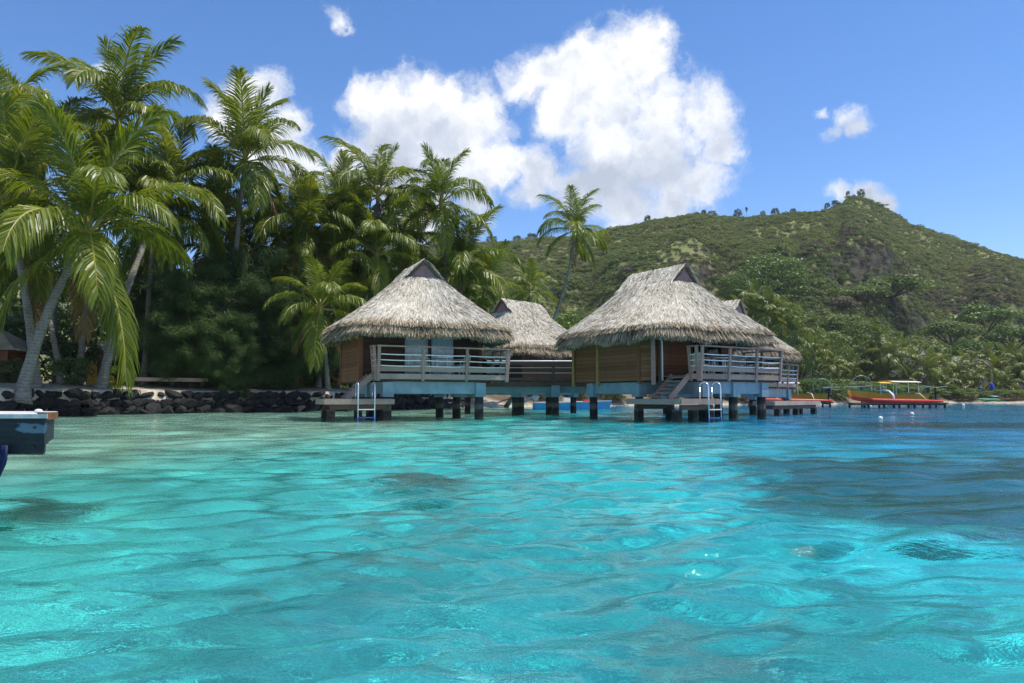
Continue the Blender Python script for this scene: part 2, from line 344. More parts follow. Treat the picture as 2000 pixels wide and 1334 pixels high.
# ------------------------------------------------------------------ object helpers
class MB:
    """collects primitives and links them as ONE mesh object"""
    def __init__(s): s.v = []; s.f = []
    def add(s, vs, fs):
        o = len(s.v); s.v += [tuple(x) for x in vs]; s.f += [tuple(i + o for i in f) for f in fs]; return s
    def box(s, c, d, rz=0.0, taper=1.0):
        x, y, z = d[0] / 2, d[1] / 2, d[2] / 2; ca, sa = math.cos(rz), math.sin(rz); vs = []
        for k, t in ((-z, taper), (z, 1.0)):
            for a, b in ((-x, -y), (x, -y), (x, y), (-x, y)):
                a *= t; b *= t
                vs.append((c[0] + a * ca - b * sa, c[1] + a * sa + b * ca, c[2] + k))
        return s.add(vs, [(3, 2, 1, 0), (4, 5, 6, 7), (0, 1, 5, 4), (1, 2, 6, 5), (2, 3, 7, 6), (3, 0, 4, 7)])
    def bar(s, a, b, w, h, up=(0, 0, 1)):
        a = Vector(a); b = Vector(b); t = (b - a).normalized(); up = Vector(up)
        if abs(t.dot(up)) > 0.98: up = Vector((0, 1, 0))
        sx = t.cross(up).normalized() * (w / 2); sy = sx.normalized().cross(t).normalized() * (h / 2)
        vs = [p + i * sx + j * sy for p in (a, b) for i, j in ((-1, -1), (1, -1), (1, 1), (-1, 1))]
        return s.add(vs, [(0, 1, 2, 3), (7, 6, 5, 4), (4, 5, 1, 0), (5, 6, 2, 1), (6, 7, 3, 2), (7, 4, 0, 3)])
    def tube(s, pts, r, n=8, cap=True):
        pts = [Vector(p) for p in pts]; rs = r if isinstance(r, (list, tuple)) else [r] * len(pts)
        vs = []; fs = []; prev = None
        for i, p in enumerate(pts):
            t = (pts[min(i + 1, len(pts) - 1)] - pts[max(i - 1, 0)]).normalized()
            if prev is None:
                ref = Vector((0, 0, 1)) if abs(t.z) < 0.9 else Vector((1, 0, 0)); a = t.cross(ref).normalized()
            else: a = (prev - t * prev.dot(t)).normalized()
            prev = a; b = t.cross(a)
            for k in range(n):
                q = 2 * math.pi * k / n; vs.append(p + (a * math.cos(q) + b * math.sin(q)) * rs[i])
        for i in range(len(pts) - 1):
            for k in range(n):
                fs.append((i * n + k, i * n + (k + 1) % n, (i + 1) * n + (k + 1) % n, (i + 1) * n + k))
        if cap: fs += [tuple(range(n - 1, -1, -1)), tuple(range((len(pts) - 1) * n, len(pts) * n))]
        return s.add(vs, fs)
    def ball(s, c, r, n=10, m=7, sq=(1, 1, 1)):
        vs = [(c[0], c[1], c[2] + r * sq[2])]
        for i in range(1, m):
            th = math.pi * i / m
            for k in range(n):
                ph = 2 * math.pi * k / n
                vs.append((c[0] + r * sq[0] * math.sin(th) * math.cos(ph), c[1] + r * sq[1] * math.sin(th) * math.sin(ph), c[2] + r * sq[2] * math.cos(th)))
        vs.append((c[0], c[1], c[2] - r * sq[2])); fs = []
        for k in range(n): fs.append((0, 1 + k, 1 + (k + 1) % n)); fs.append((len(vs) - 1, len(vs) - 1 - n + (k + 1) % n, len(vs) - 1 - n + k))
        for i in range(m - 2):
            for k in range(n): fs.append((1 + i * n + k, 1 + (i + 1) * n + k, 1 + (i + 1) * n + (k + 1) % n, 1 + i * n + (k + 1) % n))
        return s.add(vs, fs)
    def mesh(s, name, m, smooth=False):
        me = bpy.data.meshes.new(name); me.from_pydata(s.v, [], s.f)
        me.materials.append(M[m] if isinstance(m, str) else m)
        if smooth: me.polygons.foreach_set('use_smooth', [True] * len(me.polygons))
        me.update(); return me
    def build(s, name, m, parent=None, smooth=False, loc=None):
        return link(name, s.mesh(name, m, smooth), parent, loc)
def link(name, me, parent=None, loc=None, rot=None, scale=None):
    o = bpy.data.objects.new(name, me); COL.objects.link(o)
    if parent is not None: o.parent = parent
    if loc is not None: o.location = loc
    if rot is not None: o.rotation_euler = rot
    if scale is not None: o.scale = scale if not isinstance(scale, (int, float)) else (scale,) * 3
    return o
def npmesh(name, V, F, m, smooth=False):
    """V (n,3), F (k,3|4) numpy arrays"""
    me = bpy.data.meshes.new(name); V = np.ascontiguousarray(V, dtype=np.float32); F = np.ascontiguousarray(F, dtype=np.int32)
    k = F.shape[1]
    me.vertices.add(len(V)); me.vertices.foreach_set('co', V.ravel())
    me.loops.add(F.size); me.loops.foreach_set('vertex_index', F.ravel())
    me.polygons.add(len(F)); me.polygons.foreach_set('loop_start', np.arange(0, F.size, k, dtype=np.int32))
    try: me.polygons.foreach_set('loop_total', np.full(len(F), k, dtype=np.int32))
    except Exception: pass
    if smooth: me.polygons.foreach_set('use_smooth', np.ones(len(F), dtype=bool))
    me.materials.append(M[m]); me.update(calc_edges=True); me.validate(); return me
def tag(o, label=None, cat=None, group=None, kind=None):
    if label: o['label'] = label
    if cat: o['category'] = cat
    if group: o['group'] = group
    if kind: o['kind'] = kind
    return o
def thing(name, label, cat, loc=(0, 0, 0), rz=0.0, group=None):
    o = bpy.data.objects.new(name, None); COL.objects.link(o); o.location = loc; o.rotation_euler = (0, 0, rz)
    return tag(o, label, cat, group)

# ------------------------------------------------------------------ terrain
SH = np.array([(-1400, 22), (-400, 26), (0, 28.5), (100, 31), (300, 36), (640, 43), (870, 55), (1000, 60), (1240, 72), (1600, 84), (1850, 108), (2000, 104), (2400, 112), (3400, 140)], float)
RG = np.array([(-1400, 640), (0, 560), (400, 540), (700, 498), (930, 478), (1050, 474), (1200, 450), (1350, 430), (1500, 424), (1610, 412), (1635, 404), (1655, 394), (1668, 379), (1694, 381), (1735, 399), (1790, 442), (1850, 463), (1900, 484), (2000, 510), (2300, 610), (3400, 720)], float)
BS = np.array([(-1400, 80), (600, 95), (1000, 98), (1400, 115), (1700, 140), (2000, 152), (3400, 190)], float)
def shoreY(px): return np.interp(px, SH[:, 0], SH[:, 1])
ST = np.array([(0, 0), (0.12, 0.05), (0.30, 0.20), (0.40, 0.33), (0.47, 0.49), (0.55, 0.58), (0.75, 0.78), (0.9, 0.93), (1.0, 1.0)])
def vnoise(x, y, seed=0.0, octv=4):
    """cheap smooth fractal noise from rotated sines"""
    t = np.zeros_like(x); a = 1.0; f = 1.0
    for i in range(octv):
        c, s = math.cos(i * 1.3 + seed), math.sin(i * 1.3 + seed)
        u = (x * c - y * s) * f; v = (x * s + y * c) * f
        t += a * np.sin(u + 1.7 * np.sin(v * 0.73 + seed + i)) * np.cos(v * 0.9 + 1.3 * np.sin(u * 0.61 + 2.1 * i))
        a *= 0.55; f *= 1.93
    return t
def ridgeR(px): return 355 + 25 * np.sin(px / 260.0) + 12 * np.sin(px / 97.0 + 1)
def hillz(px, Y):
    px = np.asarray(px, float); Y = np.asarray(Y, float)
    sh = shoreY(px); B = np.interp(px, BS[:, 0], BS[:, 1]) ; Rr = ridgeR(px)
    rz = CAM_H + (777 - np.interp(px, RG[:, 0], RG[:, 1])) / 1390.0 * Rr * 1.004
    wob = 0.06 * vnoise(px / 90.0, Y / 60.0, 3.0, 3)
    t = (Y - B) / (Rr - B)
    tt = np.clip(t + wob * np.clip(t * (1 - t) * 4, 0, 1), 0, 1)
    z = 1.45 + (rz - 1.45) * np.interp(tt, ST[:, 0], ST[:, 1])
    x = (px - 1000) / 1390.0 * Y
    amp = np.clip(t, 0, 1) * np.clip(1.03 - t, 0, 1) * 4
    z = z + amp * (2.6 * vnoise(x / 26, Y / 26, 1.0, 4) + 0.9 * vnoise(x / 7, Y / 7, 2.0, 3))
    over = np.clip(t - 1, 0, None)
    z = np.where(t > 1, 1.45 + (rz - 1.45) * np.clip(1 - over * 0.9 - over ** 2 * 0.6, 0, 1), z)
    d = Y - sh
    wallside = px < 900
    edge = np.where(wallside, np.clip((d + 0.15) / 0.3, 0, 1) * 1.75 - 0.6, np.clip(d / 5.0, -0.06, 1) * 1.3 - 0.0)
    lowz = np.minimum(z, edge + np.where(wallside, np.clip(d / 3.0, 0, 1) * 0.3, 0.0))
    z = np.where(d < 14, lowz, z)
    z = z + np.where((d > 1) & (t < 0.05), 0.06 * vnoise(x / 1.7, Y / 1.7, 0.5, 3), 0)
    return z
def ground_at(px, Y): return float(hillz(np.array([px]), np.array([Y]))[0])
def build_ground():
    cols = np.concatenate([np.arange(-1400, -100, 20), np.arange(-100, 2100, 6), np.arange(2100, 3401, 20)]).astype(float)
    tt = np.concatenate([[-0.6, -0.16, 0.0, 0.16, 0.4, 0.8, 1.3, 2, 3, 4, 5.5, 7, 9, 11, 14, 18, 24, 32]])
    hs = np.linspace(0.0, 1.0, 110); over = np.array([1.03, 1.1, 1.2, 1.4, 1.7, 2.2, 3.0, 4.5])
    V = []
    for px in cols:
        sh = shoreY(px); B = float(np.interp(px, BS[:, 0], BS[:, 1])); Rr = float(ridgeR(px)); a = sh + 33
        b0 = max(B, a + 4)
        Ys = np.concatenate([sh + tt, b0 + (Rr - b0) * hs, b0 + (Rr - b0) * over])
        z = hillz(np.full_like(Ys, px), Ys)
        V.append(np.stack([(px - 1000) / 1390.0 * Ys, Ys, z], 1))
    V = np.array(V); nc, nr = V.shape[:2]
    idx = np.arange(nc * nr).reshape(nc, nr)
    F = np.stack([idx[:-1, :-1].ravel(), idx[1:, :-1].ravel(), idx[1:, 1:].ravel(), idx[:-1, 1:].ravel()], 1)
    o = link('ground', npmesh('ground', V.reshape(-1, 3), F, 'ground', True)); tag(o, 'sandy shore rising into a scrub covered rocky hill', kind='structure')
build_ground()

# ------------------------------------------------------------------ water
def build_water():
    g = np.linspace(0, 1, 400)
    xs = np.sinh(g * 7.6) / math.sinh(7.6) * 60.0
    xs = np.concatenate([xs, [75, 100, 140, 220, 400, 900, 3000]]); xs = np.concatenate([-xs[:0:-1], xs])
    ys = [1.4]
    while ys[-1] < 60: ys.append(ys[-1] + 0.0050 * ys[-1] + 0.001)
    ys = np.array([-3000, -800, -200, -60, -20, -8, -3, -1, 0, 0.5, 0.9, 1.2] + ys + [62, 66, 72, 80, 90, 105, 125, 160, 240, 500, 1200, 3000])
    Xg, Yg = np.meshgrid(xs, ys); D = np.hypot(Xg, Yg)
    Z = np.zeros_like(Xg); DX = np.zeros_like(Xg); DY = np.zeros_like(Xg); rng = np.random.default_rng(11)
    # where nothing of the swell can be resolved the mesh stays flat and the bump takes over
    dx = np.gradient(xs); dy = np.gradient(ys)
    step = np.maximum(dx[None, :], dy[:, None])
    for lam in np.geomspace(0.14, 4.5, 54):
        for r in range(2):
            th = R(90) + rng.normal(0.24, 0.42); k = 2 * math.pi / lam
            amp = 0.0086 * lam * rng.uniform(0.5, 1.4) * (1.40 if .17 < lam < 0.50 else 1.0 if lam < .17 else 1.15 * (0.50 / lam) ** 1.05)
            ph = rng.uniform(0, 6.28); c, s = math.cos(th), math.sin(th)
            fade = np.clip((lam / np.maximum(step, 1e-6) - 4) / 4, 0, 1)
            env = 0.65 + 0.35 * np.sin((Xg * s - Yg * c) / (lam * 3.1) + ph * 1.7) * np.sin((Xg * c + Yg * s) / (lam * 4.3) + ph)
            p = k * (Xg * c + Yg * s) + ph + 0.8 * np.sin((Xg * s - Yg * c) * k * 0.23 + ph * 2)
            Z += fade * env * amp * np.sin(p); q = 0.75 * fade * env * amp * np.cos(p)
            DX -= q * c; DY -= q * s
    V = np.stack([Xg + DX, Yg + DY, Z], -1).reshape(-1, 3)
    nr, nc = Xg.shape; idx = np.arange(nr * nc).reshape(nr, nc)
    F = np.stack([idx[:-1, :-1].ravel(), idx[:-1, 1:].ravel(), idx[1:, 1:].ravel(), idx[1:, :-1].ravel()], 1)
    o = link('water', npmesh('water', V, F, 'water', True)); tag(o, 'clear turquoise lagoon with small ripples and dark coral patches', kind='structure')
    o.cycles.is_caustics_caster = True
    # the sand bed under it
    bx = np.concatenate([[-3000, -400, -120], np.linspace(-60, 60, 121), [120, 400, 3000]]); by = np.concatenate([[-3000, -300, -60, -20], np.linspace(-8, 60, 69), [80, 120, 300, 3000]])
    Xb, Yb = np.meshgrid(bx, by); dep = 1.45 + 0.05 * np.clip(Xb, -8, 25) + 0.14 * vnoise(Xb / 2.6, Yb / 2.6, 1.5, 4)
    px = 1000 + 1390 * Xb / np.maximum(Yb, 1.0); sd = shoreY(np.clip(px, -1400, 3400)) - Yb
    dep = np.where(Yb > 3, dep * np.clip(0.22 + sd / 26.0, 0.22, 1.0), dep)
    dep = np.where(sd < -1, 2.5, dep)
    idb = np.arange(Xb.size).reshape(Xb.shape)
    Fb = np.stack([idb[:-1, :-1].ravel(), idb[:-1, 1:].ravel(), idb[1:, 1:].ravel(), idb[1:, :-1].ravel()], 1)
    bo = link('seabed', npmesh('seabed', np.stack([Xb, Yb, -dep], -1).reshape(-1, 3), Fb, 'bed', True)); tag(bo, 'pale sandy lagoon bed with dark coral patches', kind='structure')
    bo.cycles.is_caustics_receiver = True
build_water()

# ------------------------------------------------------------------ seawall of lava stones
def rock_mesh(seed, n=2):
    rp = random.Random(seed); planes = [(Vector((rp.gauss(0, 1), rp.gauss(0, 1), rp.gauss(0, 1))).normalized(), rp.uniform(.24, .38)) for _ in range(12)]
    bm = bmesh.new(); bmesh.ops.create_icosphere(bm, subdivisions=n, radius=0.5)
    for v in bm.verts:
        d = v.co.normalized()
        k = 1 + 0.38 * mnoise.noise(d * 1.5 + Vector((seed * 7.1, 0, 0))) + 0.14 * mnoise.noise(d * 4 + Vector((0, seed * 3.3, 0)))
        v.co = d * 0.5 * k
        for pn, pd in planes:
            q = v.co.dot(pn)
            if q > pd: v.co -= pn * (q - pd)
    me = bpy.data.meshes.new('stone'); bm.to_mesh(me); bm.free(); me.materials.append(M['rock']); return me
ROCKS = [rock_mesh(i + 1) for i in range(8)]
def build_seawall():
    wall = thing('stone_seawall', 'low dark seawall of stacked lava stones along the shore under the palms', 'seawall', (-14, 38, 0))
    rnd = random.Random(5); pts = [(-60, 27.9), (0, 28.5), (100, 31), (300, 36), (640, 43), (870, 55), (905, 57)]
    poly = [Vector((gx(a, b), b)) for a, b in pts]; n = 0
    for row, (z, sz, back) in enumerate(((0.10, 0.72, 0.0), (0.52, 0.62, 0.14), (0.93, 0.55, 0.30))):
        i = 0; t = 0.0
        for a, b in zip(poly, poly[1:]):
            L = (b - a).length; s = rnd.uniform(0, 0.2)
            while s < L:
                w = sz * rnd.choice((.62, .8, 1.0, 1.25, 1.6)); q = a.lerp(b, min(1, (s + w / 2) / L))
                if n < 298:
                    nrm = Vector((-(b - a).y, (b - a).x)).normalized()
                    q = q + nrm * (back + rnd.uniform(-0.1, 0.1))
                    o = link('stone', rnd.choice(ROCKS), wall, (q.x + 14, q.y - 38, z + rnd.uniform(-0.07, 0.07)),
                             (rnd.uniform(-.3, .3), rnd.uniform(-.3, .3), math.atan2((b - a).y, (b - a).x) + rnd.uniform(-.3, .3)),
                             (w * 1.55, sz * 1.4 * rnd.uniform(.8, 1.15), sz * rnd.uniform(0.85, 1.25))); n += 1
                s += w * (1.0 if row else 1.02)
    return wall
build_seawall()

# ------------------------------------------------------------------ overwater bungalows
ZF, ZE, ZK, ZG, ZR = 1.62, 2.88, 3.50, 5.35, 6.02    # floor, eave tip, eave knee, gablet foot, ridge
def superloop(hx, hy, n, e, cx=0.0, cy=0.0):
    th = np.linspace(0, 2 * math.pi, n, endpoint=False) - 0.75 * math.pi
    c, s = np.cos(th), np.sin(th); rr = (np.abs(c) ** e + np.abs(s) ** e) ** (-1.0 / e)
    return np.stack([cx + hx * c * rr, cy + hy * s * rr], 1)
def blades(P, Dn, N, L, W, rng, jit=0.30, lift=0.10):
    """thin tapering straws at P, pointing along Dn on a surface with normal N"""
    n = len(P); side = np.cross(Dn, N); side /= np.linalg.norm(side, axis=1, keepdims=True)
    a = rng.normal(0, jit, n)[:, None]; d = Dn * np.cos(a) + side * np.sin(a); sd = side * np.cos(a) - Dn * np.sin(a)
    tw = rng.normal(0, 0.5, n)[:, None]; sd = sd * np.cos(tw) + N * np.sin(tw)
    lf = np.abs(rng.normal(0, lift, n))[:, None]
    b = P + N * 0.012; t = P + d * L[:, None] + N * (lf * L[:, None] + 0.03)
    m = P + d * (L * 0.5)[:, None] + N * (lf * L[:, None] * 0.25 + 0.045)
    w = W[:, None]
    V = np.stack([b - sd * w * .4, b + sd * w * .4, m + sd * w * .5, m - sd * w * .5, t + sd * w * .22, t - sd * w * .22], 1).reshape(-1, 3)
    o = np.arange(n)[:, None] * 6
    F = np.concatenate([o + np.array([[0, 1, 2, 3]]), o + np.array([[3, 2, 4, 5]])], 0)
    return V, F
def loft_blades(lo_loops, count, Lr, Wr, rng, jit, lift, smin=0.0, smax=1.0):
    """lo_loops: stack of loops (k, n, 3) from top to bottom"""
    A = np.array(lo_loops); k, n = A.shape[:2]
    # area weights
    i, j = np.meshgrid(np.arange(k - 1), np.arange(n), indexing='ij'); i = i.ravel(); j = j.ravel(); j2 = (j + 1) % n
    p00, p01, p10, p11 = A[i, j], A[i, j2], A[i + 1, j], A[i + 1, j2]
    ar = np.linalg.norm(np.cross(p11 - p00, p10 - p01), axis=1); pick = rng.choice(len(ar), count, p=ar / ar.sum())
    u, v = rng.random(count)[:, None], (smin + (smax - smin) * rng.random(count))[:, None]
    a = p00[pick] * (1 - u) + p01[pick] * u; b = p10[pick] * (1 - u) + p11[pick] * u
    P = a * (1 - v) + b * v; Dn = b - a; Dn /= np.linalg.norm(Dn, axis=1, keepdims=True)
    T = (p01[pick] - p00[pick]); N = np.cross(T, Dn); N /= np.linalg.norm(N, axis=1, keepdims=True) + 1e-9
    N *= np.where(N[:, 2:3] + 0.0 < 0, -1, 1)
    return blades(P, Dn, N, rng.uniform(*Lr, count), rng.uniform(*Wr, count), rng, jit, lift)
def build_roof(root, hu, hv, rf, rb, expo, seed, dz=0.0, dens=1.0):
    """thatched hip roof with a gablet at each end of its short ridge"""
    rng = np.random.default_rng(seed); n = 96; gw = 0.66
    cy = (rb - rf) / 2; hr = (rb + rf) / 2
    def loop(hx, hy, z, e, cy_=0.0):
        l = superloop(hx, hy, n, e, 0, cy_); return np.concatenate([l, np.full((n, 1), z + dz)], 1)
    loops = [loop(gw, hr - 0.02, ZG, 9, cy)]
    for t in (0.2, 0.4, 0.6, 0.8, 1.0):
        e = 9 + (expo - 9) * t; k = t
        z = ZG + (ZK - ZG) * t - 0.10 * math.sin(math.pi * t)
        loops.append(loop(gw + (hu - 0.16 - gw) * k, hr + (hv - 0.16 - hr) * k, z, e, cy * (1 - k)))
    wav = 0.05 * np.sin(np.arange(n) / n * 2 * math.pi * 7 + seed) + 0.03 * np.sin(np.arange(n) / n * 2 * math.pi * 17 + seed * 2)
    mid = loop(hu - 0.02, hv - 0.02, (ZK + ZE) / 2 + 0.08, expo); mid[:, 2] += wav * 0.5
    low = loop(hu + 0.05, hv + 0.05, ZE + 0.12, expo); low[:, 2] += wav
    inn = loop(hu - 0.22, hv - 0.22, ZE + 0.16, expo); inn[:, 2] += wav
    deep = loop(hu - 0.75, hv - 0.75, ZE + 0.72, expo)
    roof_b = MB()
    allv = loops + [mid, low, inn, deep]; vs = np.concatenate(allv); fs = []
    for i in range(len(allv) - 1):
        for j in range(n): fs.append((i * n + j, i * n + (j + 1) % n, (i + 1) * n + (j + 1) % n, (i + 1) * n + j))
    fs.append(tuple(range(len(allv) * n - 1, (len(allv) - 1) * n - 1, -1)))
    roof_b.add(vs, fs)
    # upper slopes over the ridge, running out past the gablets
    f, b, th = -rf - 0.14, rb + 0.14, 0.09
    prof = [(-gw - 0.05, ZG - 0.06), (0, ZR), (gw + 0.05, ZG - 0.06), (gw - 0.06, ZG - 0.10), (0, ZR - 0.13), (-gw + 0.06, ZG - 0.10)]
    vs = [(x, (f if k == 0 else b) + (0.10 if abs(x) > 0.1 else 0) * (1 if k == 0 else -1), z + dz) for k in (0, 1) for x, z in prof]; m = len(prof)
    roof_b.add(vs, [tuple(range(m)), tuple(range(2 * m - 1, m - 1, -1))] + [(i, m + i, m + (i + 1) % m, (i + 1) % m) for i in range(m)])
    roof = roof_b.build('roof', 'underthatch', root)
    V1, F1 = loft_blades(loops, int(60000 * dens), (0.24, 0.46), (0.012, 0.030), rng, 0.20, 0.045)
    up = []
    for s in (-1, 1):
        a = np.array([(0, f, ZR + dz + 0.01), (0, b, ZR + dz + 0.01)]); c = np.array([(s * (gw + .04), f + .08, ZG - .05 + dz), (s * (gw + .04), b - .08, ZG - .05 + dz)])
        k = int(3200 * dens); u, v = rng.random(k)[:, None], rng.random(k)[:, None] ** 1.0
        P = (a[0] * (1 - u) + a[1] * u) * (1 - v) + (c[0] * (1 - u) + c[1] * u) * v
        Dn = np.tile((c[0] - a[0]) / np.linalg.norm(c[0] - a[0]), (k, 1)); Dn[:, 1] = 0; Dn /= np.linalg.norm(Dn, axis=1, keepdims=True)
        N = np.cross(Dn, np.array([0, 1.0, 0])); N *= np.sign(N[:, 2:3]); up.append(blades(P, Dn, N, rng.uniform(.22, .42, k), rng.uniform(.022, .05, k), rng, 0.2, 0.04))
    Vs, Fs, o = [V1], [F1], len(V1)
    for v, f_ in up: Vs.append(v); Fs.append(f_ + o); o += len(v)
    t1 = link('thatch', npmesh('thatch', np.concatenate(Vs), np.concatenate(Fs), 'thatch'), roof); tag(t1, kind='stuff')
    top = loop(hu - 0.26, hv - 0.26, ZK + 0.10, expo)
    V2, F2 = loft_blades([top, loops[-1], mid], int(24000 * dens), (0.36, 0.64), (0.013, 0.034), rng, 0.13, 0.06)
    V3, F3 = loft_blades([mid, low], int(18000 * dens), (0.20, 0.34), (0.012, 0.032), rng, 0.10, 0.035)
    V4, F4 = loft_blades([loop(hu - .1, hv - .1, ZE + .45, expo), inn], int(3000 * dens), (0.2, 0.34), (0.03, 0.06), rng, 0.16, 0.03)
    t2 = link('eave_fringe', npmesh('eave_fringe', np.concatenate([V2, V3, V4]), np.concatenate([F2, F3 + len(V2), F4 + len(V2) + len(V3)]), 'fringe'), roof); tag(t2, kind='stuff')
    for y in (-rf + 0.02, rb - 0.02):
        g = MB().add([(-gw + .05, y - .03, ZG - .02 + dz), (gw - .05, y - .03, ZG - .02 + dz), (0, y - .03, ZR - .14 + dz), (-gw + .05, y + .03, ZG - .02 + dz), (gw - .05, y + .03, ZG - .02 + dz), (0, y + .03, ZR - .14 + dz)],
                     [(0, 1, 2), (5, 4, 3), (0, 3, 4, 1), (1, 4, 5, 2), (2, 5, 3, 0)])
        g.build('gable_panel', 'gable', roof)
    return roof
def plank_wall(root, a, b, z0, z1, m='plank', ph=0.145, th=0.05, name='wall', openings=()):
    """wall between plan points a and b made of single horizontal planks; openings = (s0, s1) spans left free"""
    a = Vector(a); b = Vector(b); L = (b - a).length; t = (b - a) / L; nrm = Vector((-t.y, t.x))
    spans = []; s = 0.0
    for (p, q) in sorted(openings): spans.append((s, p)); s = q
    spans.append((s, L)); spans = [x for x in spans if x[1] - x[0] > 0.05]
    rnd = random.Random(int(a.x * 100) + int(b.y * 37))
    nrow = max(1, round((z1 - z0) / ph)); hh = (z1 - z0) / nrow
    for p, q in spans:
        A = a + t * (p + .005); B = a + t * (q - .005); me = {}
        wall = MB().bar((A.x, A.y, (z0 + z1) / 2), (B.x, B.y, (z0 + z1) / 2), th * 0.5, z1 - z0 - 0.01).build(name, 'darkwood', root)
        for r in range(nrow):
            k = rnd.randrange(3); zc = z0 + (r + .5) * hh
            if k not in me:
                w = th + 0.012 * k
                me[k] = MB().bar((A.x, A.y, 0), (B.x, B.y, 0), w, hh - 0.014).mesh('plank', m)
            link('plank', me[k], wall, (0, 0, zc))
def railing(root, pts, z0, z1, posts, name='railing', lean=0.10, m='greywood', ropes=(0.72, 0.52, 0.32), kick=True, rope_m='whiterope', topm=None):
    """posts, top rail, sagging white rails and two kick boards along plan points pts; posts = number of bays per side"""
    r = bpy.data.objects.new(name, None); COL.objects.link(r); r.parent = root
    H = z1 - z0
    cx = sum(p[0] for p in pts) / len(pts); cy = 0.0
    for i, (a, b) in enumerate(zip(pts, pts[1:])):
        a = Vector((*a, 0)); b = Vector((*b, 0)); t = (b - a).normalized(); out = Vector((t.y, -t.x, 0)) * lean; nb = posts[i]
        P = [a.lerp(b, k / nb) for k in range(nb + 1)]
        for k, p in enumerate(P):
            if k == 0: p = p + t * 0.05
            if k == nb: p = p - t * 0.05
            MB().bar(p + Vector((0, 0, z0 - 0.22)), p + out + Vector((0, 0, z1 - 0.03)), 0.075, 0.10, tuple(t)).build('rail_post', m, r)
        zt = Vector((0, 0, z1))
        MB().bar(a + out + zt - t * 0.02, b + out + zt + t * 0.02, 0.12, 0.05).build('top_rail', topm or m, r)
        for h in ropes:
            for k in range(nb):
                q = []
                for s in range(7):
                    f = s / 6; pp = P[k].lerp(P[k + 1], f)
                    q.append(pp + out * h + Vector((0, 0, z0 + H * h - 0.016 * math.sin(math.pi * f))))
                MB().tube(q, 0.021, 6).build('white_rail', rope_m, r, True)
        if kick:
            for k in range(nb):
                c = P[k] + t * .04; e = P[k + 1] - t * .04
                for zc, hh, o_ in ((z0 + 0.20, 0.16, .03), (z0 - 0.06, 0.19, 0.0)):
                    MB().bar(c + out * o_ * 3 + Vector((0, 0, zc)), e + out * o_ * 3 + Vector((0, 0, zc)), 0.035, hh).build('kick_board', 'deckwood', r)
    return r
def piling(root, x, y, ztop, w=0.29, cap=True, name='piling', zcap=0.93):
    p = MB().tube([(0, 0, -1.2), (0, 0, 0.15), (0, 0, ztop)], [w * .62, w * .58, w * .56], 8).build(name, 'pile', root, False, (x, y, 0))
    p.rotation_euler[2] = R(22.5)
    if cap: MB().box((0, 0, 0.5 * (zcap - 0.10 + ZF - 0.26)), (w + .10, w + .10, ZF - 0.26 - zcap + 0.10)).build('pile_cap', 'blue', p, False).rotation_euler[2] = -R(22.5)
    return p
def stairs(root, top, bot, wvec, n, zt, zb):
    s = bpy.data.objects.new('stairs', None); COL.objects.link(s); s.parent = root
    T = Vector((*top, zt)); B = Vector((*bot, zb)); W = Vector((*wvec, 0))
    for k in (-1, 1): MB().bar(T + W * k * .5, B + W * k * .5, 0.05, 0.20, (0, 0, 1)).build('stringer', 'deckwood', s)
    for i in range(n):
        p = T.lerp(B, (i + .5) / n); MB().bar(p - W * .46, p + W * .46, 0.24, 0.04).build('tread', 'deckwood', s)
def swim_ladder(root, c, wv, outv, z0, zt):
    """two hooped steel rails over a platform edge with blue lower rungs"""
    l = bpy.data.objects.new('swim_ladder', None); COL.objects.link(l); l.parent = root
    c = Vector((*c, 0)); wv = Vector((*wv, 0)); ov = Vector((*outv, 0))
    for k in (-.5, .5):
        b = c + wv * k
        pts = [b - ov * .30 + Vector((0, 0, z0 - .05)), b - ov * .30 + Vector((0, 0, zt - .16))]
        for a in range(0, 181, 30): pts.append(b - ov * (.11 + .19 * math.cos(R(a))) + Vector((0, 0, zt - .16 + .16 * math.sin(R(a)))))
        pts += [b + ov * .08 + Vector((0, 0, z0)), b + ov * .08 + Vector((0, 0, 0.20))]
        MB().tube(pts, 0.022, 8).build('handrail', 'steel', l, True)
        MB().tube([b + ov * .08 + Vector((0, 0, 0.20)), b + ov * .08 + Vector((0, 0, -0.5))], 0.026, 8).build('lower_rail', 'deepblue', l, True)
    for z, m in ((0.40, 'steel'), (0.12, 'deepblue')):
        MB().bar(c + ov * .08 - wv * .5 + Vector((0, 0, z)), c + ov * .08 + wv * .5 + Vector((0, 0, z)), 0.07, 0.035).build('rung', m, l)
def platform(root, u0, u1, v0, v1, z=0.77, pil=((.12, .15), (.5, .15), (.9, .15), (.12, .85), (.9, .85))):
    p = bpy.data.objects.new('platform', None); COL.objects.link(p); p.parent = root
    n = max(4, int((v1 - v0) / 0.16)); h = (v1 - v0 - .09) / n
    me = MB().box((0, 0, 0), (u1 - u0 - .09, h - .012, 0.04)).mesh('plank', 'deckwood')
    for i in range(n): link('plank', me, p, ((u0 + u1) / 2, v0 + .045 + (i + .5) * h, z - .02))
    zb = z - 0.105
    for a, b in (((u0, v0), (u1, v0)), ((u1, v0), (u1, v1)), ((u1, v1), (u0, v1)), ((u0, v1), (u0, v0))):
        a = Vector((*a, zb)); b = Vector((*b, zb)); t = (b - a).normalized() * .0225
        MB().bar(a + t, b - t, .04, .18).build('fascia_board', 'deckwood', p)
    for y in (v0 + .22, v1 - .22): MB().bar((u0 + .25, y, z - .29), (u1 - .25, y, z - .29), .14, .17).build('joist', 'brownrail', p)
    for a, b in pil:
        MB().box((0, 0, -.3), (.24, .24, 1.4)).build('piling', 'pile', p, False, (u0 + (u1 - u0) * a, v0 + (v1 - v0) * b, 0))
    return p
